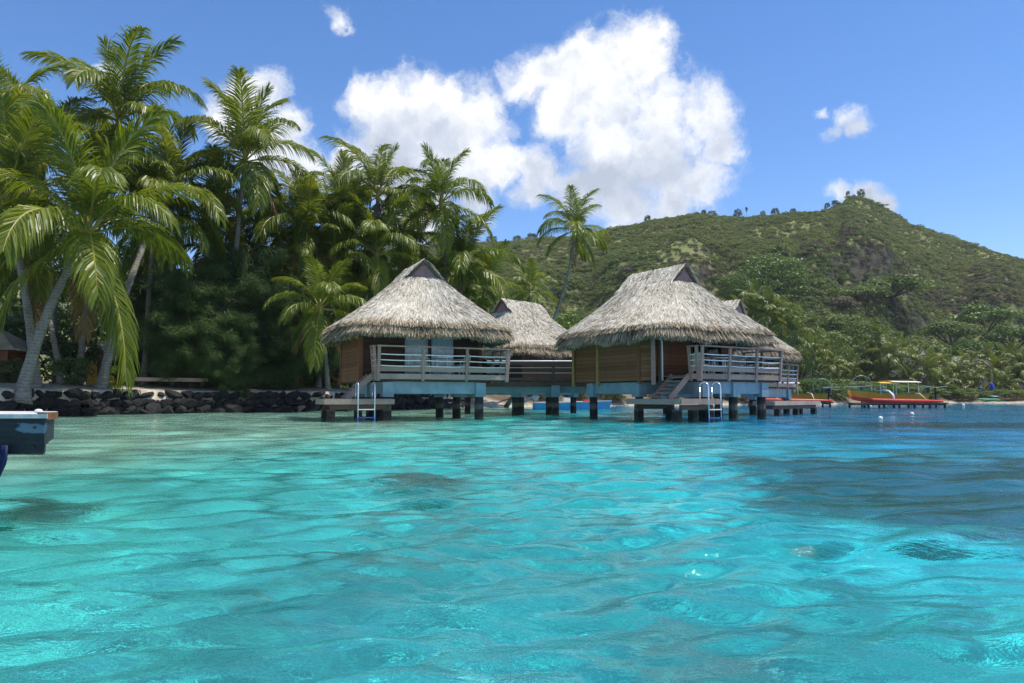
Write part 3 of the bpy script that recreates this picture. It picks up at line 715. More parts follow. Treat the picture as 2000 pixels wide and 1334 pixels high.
def glazed_door(root, u0, u1, v, z0, z1, m='curtain'):
    """two sliding leaves with net curtains behind the glass"""
    d = bpy.data.objects.new('sliding_door', None); COL.objects.link(d); d.parent = root
    fr = MB(); mid = (u0 + u1) / 2
    for x in (u0, mid, u1): fr.box((x, v - .02, (z0 + z1) / 2), (.07 if x != mid else .10, .09, z1 - z0))
    for z in (z0 + .035, z1 - .035):
        for a, b in ((u0, mid), (mid, u1)): fr.box(((a + b) / 2, v - .022, z), (b - a - .09, .07, .07))
    fr.build('door_frame', 'darkwood', d)
    for a, b in ((u0, mid), (mid, u1)):
        me = MB(); n = 14
        for i in range(n):
            x0 = a + .05 + (b - a - .1) * i / n; x1 = a + .05 + (b - a - .1) * (i + 1) / n; k0 = .02 * math.sin(i * 2.1); k1 = .02 * math.sin((i + 1) * 2.1)
            me.add([(x0, v + .10 + k0, z0 + .05), (x1, v + .10 + k1, z0 + .05), (x1, v + .10 + k1, z1 - .05), (x0, v + .10 + k0, z1 - .05), ], [(0, 1, 2, 3)])
        me.build('curtain', m, d)
        MB().box(((a + b) / 2, v, (z0 + z1) / 2), (b - a - .12, .012, z1 - z0 - .16)).build('pane', M['clear'], d)
def f_clear(w):
    t = w.new('ShaderNodeBsdfTransparent'); t.inputs[0].default_value = (0.93, 0.96, 0.97, 1)
    g = w.new('ShaderNodeBsdfGlossy'); g.inputs['Roughness'].default_value = 0.03
    fr = w.new('ShaderNodeFresnel'); fr.inputs[0].default_value = 1.45
    m = w.new('ShaderNodeMixShader'); w.l.new(fr.outputs[0], m.inputs[0]); w.l.new(t.outputs[0], m.inputs[1]); w.l.new(g.outputs[0], m.inputs[2]); return m.outputs[0]
M['clear'] = mat('door glass', f_clear)

def bungalow(label, X, Y, deg, hu, hv, rf, rb, expo, seed, wall, deck, door, pil, dz=0.0, dens=1.0, stair=None, plat=None, ladder=None, rails=None, screen=None, posts=(), beams=None, rdz=0.0):
    h = thing('thatched_bungalow', label, 'bungalow', (X, Y, dz), R(deg), 'thatched bungalows on stilts over the lagoon')
    build_roof(h, hu, hv, rf, rb, expo, seed, rdz, dens)
    wu0, wu1, wv0, wv1 = wall; zt = 3.30 + rdz
    # floor slab and ceiling void
    MB().box(((wu0 + wu1) / 2, (wv0 + wv1) / 2, ZF - .11), (wu1 - wu0, wv1 - wv0, .20)).build('floor', 'darkwood', h)
    plank_wall(h, (wu0, wv1), (wu0, wv0), ZF - .2, zt); plank_wall(h, (wu1, wv0), (wu1, wv1), ZF - .2, zt); plank_wall(h, (wu1, wv1), (wu0, wv1), ZF - .2, zt)
    plank_wall(h, (wu0, wv0), (wu1, wv0), ZF, zt, 'darkwood' if not posts else 'plank', openings=[(door[0] - wu0, door[1] - wu0)] if door else ())
    if door: glazed_door(h, door[0], door[1], wv0, ZF + .02, zt - .06)
    for x, y in ((wu0, wv0), (wu1, wv0), (wu0, wv1), (wu1, wv1)):
        MB().box((x, y, (ZF - .3 + zt) / 2), (.15, .15, zt - ZF + .3)).build('corner_post', 'plank', h)
    for (x, y, m) in posts: MB().box((x, y, (ZF - .36 + zt) / 2), (.11, .11, zt - ZF + .36)).build('post', m, h)
    if screen:
        for a, b in screen: plank_wall(h, a, b, ZF - .2, zt, name='screen_wall')
    # deck
    u0, u1, v0, v1 = deck
    d = bpy.data.objects.new('deck', None); COL.objects.link(d); d.parent = h
    nb = max(3, int((v1 - v0) / .15)); hh = (v1 - v0) / nb; me = MB().box((0, 0, 0), (u1 - u0 - .02, hh - .012, .04)).mesh('plank', 'deckwood')
    for i in range(nb): link('plank', me, d, ((u0 + u1) / 2, v0 + (i + .5) * hh, ZF - .025))
    for y in (v0 + .10, v1 - .1): MB().box(((u0 + u1) / 2, y, ZF - .14), (u1 - u0 - .08, .08, .17)).build('joist', 'darkwood', d)
    if rails: 
        for q, bays in rails: railing(h, q, ZF, 2.63, bays)
    # beams and pilings
    zb0, zb1 = 0.95, ZF - .235
    us = sorted({p[0] for p in pil}); vs = sorted({p[1] for p in pil})
    for (a, b) in (beams or ()):
        MB().bar((*a, (zb0 + zb1) / 2), (*b, (zb0 + zb1) / 2), .20, zb1 - zb0 - (.01 if a[0] == b[0] else 0)).build('beam', 'blue', h)
    for y in ([] if beams else vs): MB().box(((us[0] + us[-1]) / 2, y, (zb0 + zb1) / 2), (us[-1] - us[0] + .02, .20, zb1 - zb0)).build('beam', 'blue', h)
    for x in ([] if beams else us):
        for a, b in zip(vs, vs[1:]): MB().box((x, (a + b) / 2, (zb0 + zb1) / 2 + .003), (.20, b - a - .22, zb1 - zb0 - .02)).build('beam', 'blue', h)
    for x, y in pil: piling(h, x, y, 0.96)
    if stair: stairs(h, *stair)
    if plat: platform(h, *plat)
    if ladder: swim_ladder(h, *ladder)
    return h

A_POS = (-3.85, 28.3); C_POS = (6.05, 28.5); B_POS = (0.45, 38.2); D_POS = (10.9, 37.6)
bungalow('thatched stilt bungalow nearest the seawall, two white curtained doors behind its railing', *A_POS, 25, 3.2, 2.95, 1.0, 1.1, 4.2, 1,
    (-2.4, 2.4, -0.9, 2.4), (-2.2, 2.85, -2.6, -0.95), (-0.75, 1.35),
    [(-1.75, -2.3), (1.8, -2.3), (-1.75, .1), (1.8, .1), (-1.75, 2.2), (1.8, 2.2)],
    stair=((-2.25, -1.85), (-3.15, -1.85), (0, .62), 6, ZF - .02, .76), plat=(-4.05, -1.6, -2.75, -1.25),
    ladder=((-2.62, -2.80), (.58, 0), (0, -1), .77, 1.34),
    rails=[([(-2.2, -2.1), (-2.2, -2.6), (2.85, -2.6), (2.85, -1.0)], (1, 3, 2))], rdz=0.15)
bungalow('brown plank bungalow on stilts at the right, with wooden steps and a wide thatched roof', *C_POS, 34, 3.18, 3.25, 1.2, 1.6, 6.0, 2,
    (-2.5, 2.6, -1.25, 2.5), (-1.5, 3.1, -3.2, -1.3), (.25, 1.95),
    [(-2.2, 1.7), (-2.2, -.9), (2.2, 1.7), (2.2, -.9), (-1.1, -2.95), (2.2, -2.95), (.55, -2.95)],
    beams=[((-1.2, -2.95), (2.3, -2.95)), ((-2.2, -.8), (-2.2, 1.8)), ((2.2, -2.84), (2.2, 1.8)), ((-2.09, 1.7), (2.09, 1.7)), ((-2.09, -.9), (2.09, -.9)), ((-1.1, -2.84), (-1.1, -1.01))],
    stair=((-1.55, -2.35), (-2.55, -2.35), (0, .80), 6, ZF - .02, .76), plat=(-3.1, -1.05, -3.75, -1.15),
    ladder=((-1.55, -3.80), (.62, 0), (0, -1), .77, 1.34),
    rails=[([(-1.5, -2.75), (-1.5, -3.2), (3.1, -3.2), (3.1, -1.4)], (1, 3, 2))],
    screen=[((-2.5, -1.25), (-2.5, -2.0))],
    posts=[(-2.56, 1.0, 'ochre'), (-2.56, -2.0, 'greywood'), (-2.56, 2.5, 'ochre'), (-1.55, -1.35, 'greywood')])
bungalow('thatched bungalow standing back between the two front bungalows, gable turned left', *B_POS, -45, 3.25, 3.2, 1.35, 1.35, 5.5, 3,
    (-2.5, 2.5, -2.3, 2.5), (-2.0, 2.6, -3.0, -2.35), (-0.6, 1.4),
    [(-2.0, 2.0), (2.0, 2.0), (2.0, -2.0), (-2.0, -2.0)], dens=0.6)
bungalow('far thatched bungalow half hidden behind the right front bungalow', *D_POS, 48, 3.3, 3.3, 1.2, 1.2, 5.5, 4,
    (-2.4, 2.4, -1.4, 2.4), (-2.4, 2.9, -3.0, -1.45), (-.6, 1.2),
    [(-2.0, 2.0), (2.0, 2.0), (2.2, -2.7), (-2.0, -2.7)], dz=-0.12, dens=0.6,
    plat=(-3.4, 2.6, -4.3, -3.3), ladder=None,
    rails=[([(-2.3, -3.0), (2.9, -3.0), (2.9, -1.5)], (4, 2))])

# --- walkway between the front bungalows
def walkway():
    w = thing('boardwalk', 'brown railed boardwalk on stilts joining the two front bungalows', 'boardwalk', (0, 0, 0))
    x0, x1, y0, y1, z = -1.15, 3.3, 32.7, 34.0, 1.58
    n = 26; h = (x1 - x0) / n; me = MB().box((0, 0, 0), (h - .012, y1 - y0, .04)).mesh('plank', 'darkwood')
    for i in range(n): link('plank', me, w, (x0 + (i + .5) * h, (y0 + y1) / 2, z - .02))
    MB().box(((x0 + x1) / 2, y0 + .04, z - .16), (x1 - x0, .08, .23)).build('fascia_board', 'brownrail', w)
    MB().box(((x0 + x1) / 2, (y0 + y1) / 2, z - .42), (x1 - x0 + .3, .22, .28)).build('beam', 'blue', w)
    r = bpy.data.objects.new('railing', None); COL.objects.link(r); r.parent = w
    for x in (-.95, 1.9, 3.2): MB().box((x, y0 + .0, z + .35), (.12, .07, 1.2)).build('rail_post', 'brownrail', r)
    MB().box(((x0 + x1) / 2, y0 - .01, z + .80), (x1 - x0, .06, .13)).build('hand_board', 'brownrail', r)
    MB().tube([(x0, y0 - .02, z + .90), (x1, y0 - .02, z + .90)], .035, 8).build('top_rail', 'whiterope', r, True)
    for q in (.60, .36): MB().tube([(x0, y0, z + q), (x1, y0, z + q)], .018, 6).build('white_rail', 'cream', r, True)
    MB().box(((x0 + x1) / 2, y0 - .005, z + .08), (x1 - x0, .05, .12)).build('kick_board', 'brownrail', r)
    for x in (0.15, 1.75, 2.0): piling(w, x, (y0 + y1) / 2 + (0.4 if x < 1.9 else -.5), .98)
walkway()

# --- deck furniture
def chair(X, Y, rz, z, label):
    c = thing('plastic_chair', label, 'chair', (X, Y, z), rz, 'plastic chairs on the bungalow decks')
    MB().box((0, 0, .42), (.46, .44, .035)).build('seat', 'cream', c)
    b = MB(); n = 6
    for i in range(n):
        a0, a1 = -1 + 2 * i / n, -1 + 2 * (i + 1) / n
        f = lambda a, zz: (.24 * a, .20 + .05 * (1 - a * a) + (zz - .44) * .22, zz)
        z1 = lambda a: .86 - .10 * a * a
        b.add([f(a0, .44), f(a1, .44), f(a1, z1(a1)), f(a0, z1(a0))] + [(p[0], p[1] + .02, p[2]) for p in (f(a0, .44), f(a1, .44), f(a1, z1(a1)), f(a0, z1(a0)))],
              [(0, 1, 2, 3), (7, 6, 5, 4), (3, 2, 6, 7), (0, 3, 7, 4), (1, 5, 6, 2)])
    b.build('backrest', 'cream', c)
    for x in (-1, 1):
        for y in (-1, 1): MB().bar((x * .21, y * .19, .42), (x * .24, y * .23, 0), .045, .04).build('leg', 'cream', c)
        MB().tube([(x * .25, .24, .66), (x * .27, .05, .66), (x * .27, -.16, .64), (x * .25, -.20, .42)], .02, 6).build('armrest', 'cream', c, True)
def table(X, Y, z, label):
    t = thing('round_table', label, 'table', (X, Y, z), 0.3)
    MB().tube([(0, 0, .66), (0, 0, .70)], .40, 20).build('tabletop', 'white', t)
    for k in range(4):
        a = k * R(90) + .4; MB().bar((.26 * math.cos(a), .26 * math.sin(a), .66), (.33 * math.cos(a), .33 * math.sin(a), 0), .04, .04).build('leg', 'white', t)
def loc(pos, deg, u, v): c, s = math.cos(R(deg)), math.sin(R(deg)); return (pos[0] + u * c - v * s, pos[1] + u * s + v * c)
chair(*loc(A_POS, 25, -.25, -1.65), R(25 + 100), ZF, 'cream plastic chair left of the table on the deck nearest the seawall')
chair(*loc(A_POS, 25, 1.35, -1.6), R(25 - 80), ZF, 'cream plastic chair right of the table on the deck nearest the seawall')
table(*loc(A_POS, 25, .55, -1.75), ZF, 'small round white table between the chairs in front of the curtained doors')
chair(*loc(C_POS, 34, -.3, -2.2), R(34 + 110), ZF, 'cream plastic chair left of the table on the brown plank bungalow deck')
chair(*loc(C_POS, 34, 1.7, -2.2), R(34 - 70), ZF, 'cream plastic chair right of the table on the brown plank bungalow deck')
table(*loc(C_POS, 34, .65, -2.25), ZF, 'small round white table on the brown plank bungalow deck')
def shower(X, Y):
    s = thing('outdoor_shower', 'white upright shower pipe beside the steps of the brown plank bungalow', 'shower', (X, Y, ZF - .2))
    MB().tube([(0, 0, 0), (0, 0, 1.45), (-.04, -.03, 1.53), (-.12, -.06, 1.53)], .03, 8).build('pipe', 'whiterope', s, True)
    MB().tube([(-.12, -.06, 1.54), (-.12, -.06, 1.48)], [.03, .07], 10).build('shower_head', 'steel', s, True)
shower(*loc(C_POS, 34, -2.0, -1.9))

# ------------------------------------------------------------------ palms
def frond_mesh(name, pitch, bend, seed, m, nl=86, hang=0.5, width=0.0125, lmax=0.31):
    rnd = random.Random(seed); mats = [M[m], M['rachis'] if m != 'deadfrond' else M['deadfrond']]
    pts = []; p = Vector((0, 0, 0)); N = 14; yaw = rnd.uniform(-.1, .1)
    for i in range(N + 1):
        s = i / N; a = R(pitch) - R(bend) * s ** 1.35; y = yaw * s * s * 3
        pts.append((p.copy(), Vector((math.cos(a) * math.cos(y), math.cos(a) * math.sin(y), math.sin(a)))))
        p = p + pts[-1][1] / N
    def samp(s):
        x = s * N; i = min(N - 1, int(x)); f = x - i
        return pts[i][0].lerp(pts[i + 1][0], f), pts[i][1].lerp(pts[i + 1][1], f).normalized()
    mb = MB(); mi = []
    for side in (-1, 1):
        gap = 0.0
        for k in range(nl):
            s = 0.13 + 0.87 * (k + rnd.uniform(-.3, .3)) / nl; s = min(1, max(.12, s))
            P, T = samp(s); S = T.cross(Vector((0, 0, 1)))
            S = (S.normalized() if S.length > .05 else Vector((0, 1, 0))) * side
            U = S.cross(T) * side; U = U if U.z > 0 else -U
            ln = lmax * (math.sin(math.pi * (0.16 + 0.74 * s)) ** 0.8) * rnd.uniform(.82, 1.1)
            d = (S * (0.80 - .35 * s) + T * (0.42 + .5 * s) + U * rnd.uniform(-.05, .22)).normalized()
            g = Vector((0, 0, -1)) * hang * rnd.uniform(.7, 1.4)
            d2 = (d + g * 1.0).normalized(); d3 = (d + g * 2.1).normalized()
            wv = (T - d * T.dot(d)).normalized(); wv = (Matrix.Rotation(rnd.gauss(0, .55), 3, d) @ wv) * (width * .5)
            q = P + d * ln * .38; r_ = q + d2 * ln * .36; t_ = r_ + d3 * ln * .30
            mb.add([P - wv * .5, P + wv * .5, q + wv, q - wv, r_ + wv * .75, r_ - wv * .75, t_], [(0, 1, 2, 3), (3, 2, 4, 5), (5, 4, 6)]); mi += [0, 0, 0]
    n0 = len(mb.f); mb.tube([q[0] for q in pts], [.0105 * (1 - i / (N + 1)) + .0015 for i in range(N + 1)], 4); mi += [1] * (len(mb.f) - n0)
    me = bpy.data.meshes.new(name); me.from_pydata(mb.v, [], mb.f)
    for x in mats: me.materials.append(x)
    me.polygons.foreach_set('material_index', mi); me.update(); return me
PITCHES = [(86, 24, .22), (77, 50, .38), (66, 78, .55), (56, 100, .7), (44, 108, .8), (30, 104, .9), (14, 92, .9), (-6, 76, .85), (-28, 56, .8), (-52, 30, .7)]
FR = [[frond_mesh('frond', p + d, b, 100 + i * 7 + j, 'frond', hang=h) for j, d in enumerate((-5, 4))] for i, (p, b, h) in enumerate(PITCHES)]
FRF = [[frond_mesh('frond', p, b, 300 + i, 'frondfar', nl=32, hang=h, width=.027)] for i, (p, b, h) in enumerate(PITCHES)]
FRD = [frond_mesh('frond', p, b, 400 + i, 'deadfrond', nl=40, hang=.8) for i, (p, b) in enumerate(((-45, 35), (-65, 18)))]
NUT = MB().ball((0, 0, 0), .14, 8, 6, (1, 1, 1.2)).mesh('coconut', 'coconut', True)
def palm(base, crown, L, label, seed, n=24, far=False, dead=1, curve=0.25, group='coconut palms on the shore', top=0, low=9, r=0.16, nuts=0, lean=0.0):
    """base and crown are world points; trunk bows between them"""
    rnd = random.Random(seed); base = Vector(base); crown = Vector(crown); H = crown - base
    t = thing('coconut_palm', label, 'palm tree', base, 0, group)
    side = Vector((H.x, H.y, 0)); c1 = Vector((H.x * curve * .1, H.y * curve * .1, H.z * .45)); c1 += side * (.5 - .5) + Vector((rnd.uniform(-.3, .3), 0, 0))
    pts = []; rs = []
    nseg = 8 if far else 22
    for i in range(nseg + 1):
        s = i / nseg; p = Vector((0, 0, -0.3)) * (1 - s) ** 2 + 2 * s * (1 - s) * (Vector((H.x * (.5 - curve), H.y * (.5 - curve), H.z * .5))) + s * s * H
        pts.append(p); rs.append(r * (1.0 - .42 * s) + r * .9 * math.exp(-s * 16) + (0.012 * math.sin(i * 2.3) if not far else 0))
    MB().tube(pts, rs, 6 if far else 12).build('trunk', 'trunk', t, True)
    if not far:
        MB().tube([H + Vector((0, 0, -.55)), H + Vector((0, 0, -.1)), H + Vector((0, 0, .35)), H + Vector((0, 0, .7))], [r * .62, r * 1.0, r * .7, .03], 8).build('crown_shaft', 'rachis', t, True)
    lib = FRF if far else FR; az = rnd.uniform(0, 6.28)
    n = n if far else int(n * .70)
    for i in range(n):
        az += 2.39996 + rnd.uniform(-.25, .25); f = (i + .5) / n
        k = top + f ** 1.12 * (low - top) + rnd.uniform(-.6, .6); k = int(max(0, min(len(PITCHES) - 1, round(k))))
        me = rnd.choice(lib[k]); ln = L * rnd.uniform(.84, 1.14) * 1.10 * (0.82 if k == 0 else 1.0)
        link('frond', me, t, H + Vector((math.cos(az), math.sin(az), 0)) * .06 + Vector((0, 0, .25 * (1 - f))), (rnd.uniform(-.08, .08), rnd.uniform(-.08, .08) + lean * math.cos(az), az), ln)
    for i in range(dead if not far else 0):
        az += 2.2; link('frond', rnd.choice(FRD), t, H + Vector((0, 0, -.1)), (0, 0, az), L * .8)['label'] = 'dry brown hanging frond'
    for i in range(nuts):
        a = rnd.uniform(0, 6.28); link('coconut', NUT, t, H + Vector((.28 * math.cos(a), .28 * math.sin(a), -.25 - rnd.uniform(0, .25))))
    return t
def palm_px(cx, cy, D, L, bx, bD, label, seed, **k):
    c = at(cx, cy, D); g = ground_at(bx, bD); b = Vector((gx(bx, bD), bD, g))
    return palm(b, c, L, label, seed, **k)
PALMS = [
 (172, 462, 32.0, 5.7, 40, 29.6, 'big low coconut palm with drooping fronds leaning over the seawall', dict(n=26, nuts=5, curve=.28, r=.24, top=0)),
 (232, 238, 41.0, 5.3, 150, 38.0, 'tallest coconut palm, its crown standing clear against the blue sky', dict(n=25, nuts=4)),
 (478, 318, 43.0, 5.0, 440, 43.0, 'tall coconut palm with its crown in front of a white cloud', dict(n=26, nuts=4, curve=.2, r=.20)),
 (738, 385, 48.0, 4.4, 700, 46.5, 'coconut palm with one tall upright frond above the front bungalow roof', dict(n=22)),
 (862, 400, 48.0, 4.3, 880, 58.0, 'coconut palm above the ridge of the bungalow nearest the seawall', dict(n=21)),
 (1122, 452, 50.0, 3.1, 985, 60.0, 'lone slender coconut palm with a bowed trunk between the thatched roofs', dict(n=22, curve=-.42, r=.13, top=1)),
 (-15, 275, 35.0, 4.6, -60, 31.0, 'coconut palm cut by the photo edge beside the tallest palm', dict(n=20)),
 (78, 300, 43.0, 5.0, 110, 40.0, 'coconut palm tucked behind the low left fronds of the tallest palm', dict(n=22)),
 (332, 372, 40.0, 4.6, 195, 34.4, 'coconut palm between the tallest palm and the palm before the cloud', dict(n=24, curve=.25, r=.20)),
 (10, 400, 33.0, 4.6, 70, 31.6, 'coconut palm with a straight pale trunk right at the seawall', dict(n=20, r=.2)),
 (668, 395, 54.0, 4.2, 660, 51.0, 'coconut palm left of the upright frond palm, half hidden', dict(n=20)),
 (600, 455, 46.0, 4.2, 560, 44.6, 'leafy coconut palm behind the ironwood tree tops', dict(n=22)),
 (540, 470, 50.0, 4.2, 520, 47.0, 'coconut palm deep in the grove under the cloud palm', dict(n=22)),
 (655, 520, 46.0, 3.9, 620, 45.6, 'glossy low coconut palm left of the front bungalow roof', dict(n=24)),
 (735, 500, 46.0, 3.9, 720, 49.0, 'coconut palm rising directly behind the front bungalow roof', dict(n=22)),
 (905, 520, 50.0, 4.2, 890, 58.0, 'coconut palm with upright dense fronds behind the right slope of the front roof', dict(n=24)),
 (1035, 572, 58.0, 2.9, 1030, 66.0, 'small coconut palm behind the ridge of the middle bungalow', dict(n=18, r=.12)),
 (625, 605, 40.5, 3.4, 640, 44.6, 'young coconut palm with yellow ribs touching the left eave of the front bungalow', dict(n=20, dead=2)),
 (420, 452, 46.0, 4.6, 430, 44.0, 'coconut palm filling the grove below the cloud palm trunk', dict(n=24)),
 (805, 470, 56.0, 4.2, 800, 58.0, 'coconut palm between the upright frond palm and its right neighbour', dict(n=22)),
 (945, 575, 53.0, 3.6, 935, 61.0, 'low coconut palm in the gap between front and middle roofs', dict(n=20)),
 (300, 430, 40.0, 4.6, 280, 40.0, 'coconut palm with long fronds right of the big low palm', dict(n=22)),
 (60, 520, 37.0, 4.2, 120, 37.0, 'shaded coconut palm under the big low palm', dict(n=18, dead=3)),
 (700, 600, 47.0, 3.6, 690, 49.0, 'low coconut palm pressed behind the left roof slope', dict(n=20)),
 (575, 520, 46.0, 4.0, 570, 46.5, 'coconut palm with arching yellow green fronds over the right ironwood', dict(n=22)),
 (690, 450, 50.0, 4.0, 690, 52.0, 'coconut palm with a broken looking crown left of the front roof peak', dict(n=22)),
 (460, 520, 48.0, 4.2, 470, 47.0, 'coconut palm peeping over the tallest ironwood', dict(n=22)),
 (640, 450, 50.0, 3.8, 640, 50.0, 'slim coconut palm in front of the cloud edge left of the upright frond palm', dict(n=20)),
 (780, 540, 54.0, 3.8, 780, 60.0, 'coconut palm just behind the peak of the front roof', dict(n=20)),
 (850, 560, 55.0, 3.6, 850, 60.0, 'coconut palm low behind the right roof slope of the front bungalow', dict(n=20)),
]
for i, (cx, cy, D, L, bx, bD, lab, kw) in enumerate(PALMS): palm_px(cx, cy, D, L, bx, bD, lab, 900 + i, **kw)
FARP = [(1475, 600, 86, 3.6), (1502, 618, 84, 3.9), (1548, 655, 82, 3.3), (1530, 625, 92, 3.4), (1455, 625, 95, 3.4), (1590, 690, 100, 3.2), (1718, 672, 118, 3.8), (1738, 700, 112, 4.0), (1700, 706, 120, 3.6),
        (1762, 690, 126, 3.6), (1790, 712, 118, 3.6), (1815, 730, 112, 3.8), (1842, 716, 128, 3.6), (1868, 735, 118, 3.8), (1892, 722, 128, 3.7), (1918, 708, 132, 3.6), (1944, 726, 120, 3.8),
        (1972, 710, 126, 3.8), (1996, 720, 118, 3.8), (2030, 712, 122, 3.8), (1728, 742, 112, 3.4), (1776, 748, 112, 3.2), (1842, 752, 114, 3.0), (1900, 750, 116, 3.2), (1960, 752, 114, 3.2), (1660, 726, 112, 3.4), (1985, 748, 118, 3.0), (1622, 716, 108, 3.3)]
FARL = ['coconut palm rising directly above the far bungalow ridge tip', 'coconut palm right of the far bungalow ridge tip', 'pale coconut palm beside the right eave of the far bungalow', 'taller coconut palm behind the pale one at the far eave', 'coconut palm peeping over the right slope of the brown plank roof',
 'coconut palm in front of the tall olive tree behind the canoes', 'coconut palm over the bow of the yellow awning canoe, left crown', 'dark trunked coconut palm right above the bow of the yellow awning canoe', 'coconut palm left of the dark trunked palm above the canoe bow', 'coconut palm in front of the smaller grey roof',
 'coconut palm above the stern of the yellow awning canoe', 'coconut palm right of the yellow awning canoe', 'coconut palm between the two grey roofs', 'coconut palm under the left end of the larger grey roof', 'coconut palm in front of the larger grey roof',
 'coconut palm under the right end of the larger grey roof', 'coconut palm right of the larger grey roof', 'coconut palm above the brown red beached canoe', 'coconut palm at the right photo edge above the beach hut', 'coconut palm cut off by the right photo edge',
 'low coconut palm just behind the yellow awning', 'low coconut palm behind the canoe outboard motor', 'low coconut palm by the water halfway along the far beach', 'low coconut palm left of the navy sail', 'low coconut palm right of the bright blue sail', 'low coconut palm behind the boat lift hoop', 'low coconut palm at the right end of the far beach', 'coconut palm behind the white awning canoe']
for i, (cx, cy, D, L) in enumerate(FARP):
    first = i < 5
    lab = FARL[i]
    palm_px(cx, cy, D, L * .92, cx + random.uniform(-12, 12), D + random.uniform(-1, 1), lab, 2000 + i, n=17, far=True, group='palms behind the far bungalow' if first else 'palms along the far beach', r=.14)

# ------------------------------------------------------------------ broadleaf trees, bushes, ironwoods
def leaf_cloud(seed, nclump, nleaf, leaf, flat=0.7, core=0.55, dome=False):
    """leaf-sized quads on many clumps; unit radius"""
    rng = np.random.default_rng(seed)
    d = rng.normal(size=(nclump, 3)); d /= np.linalg.norm(d, axis=1, keepdims=True)
    if dome: d[:, 2] = np.abs(d[:, 2])
    rad = rng.uniform(core, 0.86, nclump)[:, None]; C = d * rad; C[:, 2] *= flat
    cr = rng.uniform(.16, .34, nclump)
    ci = rng.choice(nclump, nleaf, p=cr ** 2 / (cr ** 2).sum()); o = rng.normal(size=(nleaf, 3)); o /= np.linalg.norm(o, axis=1, keepdims=True)
    o[:, 2] = np.where(o[:, 2] < -.3, -o[:, 2], o[:, 2])
    P = C[ci] + o * (cr[ci] * rng.uniform(.75, 1.12, nleaf))[:, None] * np.array([1, 1, .8])
    n = o + rng.normal(0, .55, (nleaf, 3)); n /= np.linalg.norm(n, axis=1, keepdims=True)
    a = np.cross(n, rng.normal(size=(nleaf, 3))); a /= np.linalg.norm(a, axis=1, keepdims=True); b = np.cross(n, a)
    s = (leaf * rng.uniform(.6, 1.4, nleaf))[:, None]
    V = np.stack([P - a * s, P + b * s * .45, P + a * s, P - b * s * .45], 1).reshape(-1, 3); F = np.arange(nleaf * 4).reshape(-1, 4)
    return V, F
CROWN = {k: [npmesh('crown', *leaf_cloud(50 + i * 3 + h, 46, 3600, .052, fl, dome=dm), mt) for i in range(2)]
         for h, (k, mt, fl, dm) in enumerate((('dark', 'leafdark', .9, False), ('bright', 'leafbright', .75, True), ('olive', 'leafolive', .5, True), ('grey', 'leafgrey', .6, True), ('scrub', 'leafolive', .9, False)))}
CROWN['round'] = [npmesh('crown', *leaf_cloud(88 + i, 110, 9000, .040, .85, .62), 'leafbright') for i in range(2)]
def tree(kind, base, h, rad, label, seed, name='broadleaf_tree', cat='tree', group=None, trunk=True, flat=1.0):
    rnd = random.Random(seed); t = thing(name, label, cat, base, rnd.uniform(0, 6.28), group)
    zc = h - rad * .62 * flat if trunk else rad * .5
    if trunk:
        mb = MB(); tr = max(.06, rad * .06)
        mb.tube([(0, 0, -.4), (.1 * rad, 0, zc * .4), (0, .05 * rad, zc * .8), (0, 0, zc + rad * .2)], [tr * 1.4, tr, tr * .8, tr * .3], 7)
        for k in range(5):
            a = k * 1.26 + rnd.random(); mb.tube([(0, .05 * rad, zc * .7), (math.cos(a) * rad * .35, math.sin(a) * rad * .35, zc), (math.cos(a) * rad * .65, math.sin(a) * rad * .65, zc + rad * .2)], [tr * .5, tr * .35, tr * .12], 5)
        mb.build('trunk', 'bark', t, True)
    if trunk: link('crown', rnd.choice(CROWN[kind]), t, (0, 0, zc), (0, 0, rnd.uniform(0, 6.28)), (rad, rad, rad * flat))
    else: link('crown', rnd.choice(CROWN['dark' if kind == 'dark' else 'scrub' if kind != 'bright' else 'round']), t, (0, 0, h * .46), (0, 0, rnd.uniform(0, 6.28)), (rad, rad, h * .60))
    return t
def tree_px(kind, px, D, ytop, rpx, label, seed, **k):
    g = ground_at(px, D); top = at(px, ytop, D).z
    return tree(kind, (gx(px, D), D, g - .1), max(top - g, .3), rpx * D / 1390, label, seed, **k)

def needle_mesh(seed, n=46000):
    """feathery ironwood crown, unit half height 1, plumes of thin drooping needles"""
    rng = np.random.default_rng(seed); nb = 120
    th = rng.uniform(0, 6.283, nb); z0 = rng.uniform(-.85, .85, nb); rr = np.sqrt(np.clip(1 - ((z0 + .25) / 1.25) ** 2, .05, 1)) * rng.uniform(.55, 1.0, nb) * .75
    tip = np.stack([rr * np.cos(th), rr * np.sin(th), z0 + .15 * rng.normal(size=nb)], 1); root = np.stack([0 * th, 0 * th, z0 - .35 * rr], 1)
    bi = rng.integers(0, nb, n); s = rng.beta(2.2, 1.1, n)[:, None]
    P = root[bi] * (1 - s) + tip[bi] * s; P[:, 2] -= .12 * s[:, 0] ** 2; P += rng.normal(0, .035, (n, 3))
    d = (tip - root)[bi]; d /= np.linalg.norm(d, axis=1, keepdims=True); d = d * .55 + rng.normal(0, .5, (n, 3)) + np.array([0, 0, -.35]); d /= np.linalg.norm(d, axis=1, keepdims=True)
    a = np.cross(d, rng.normal(size=(n, 3))); a /= np.linalg.norm(a, axis=1, keepdims=True)
    L = rng.uniform(.07, .15, n)[:, None]; w = .0026
    V = np.stack([P - a * w, P + a * w, P + d * L], 1).reshape(-1, 3); return npmesh('crown', V, np.arange(n * 3).reshape(-1, 3), 'needle')
NEED = [needle_mesh(1), needle_mesh(2)]
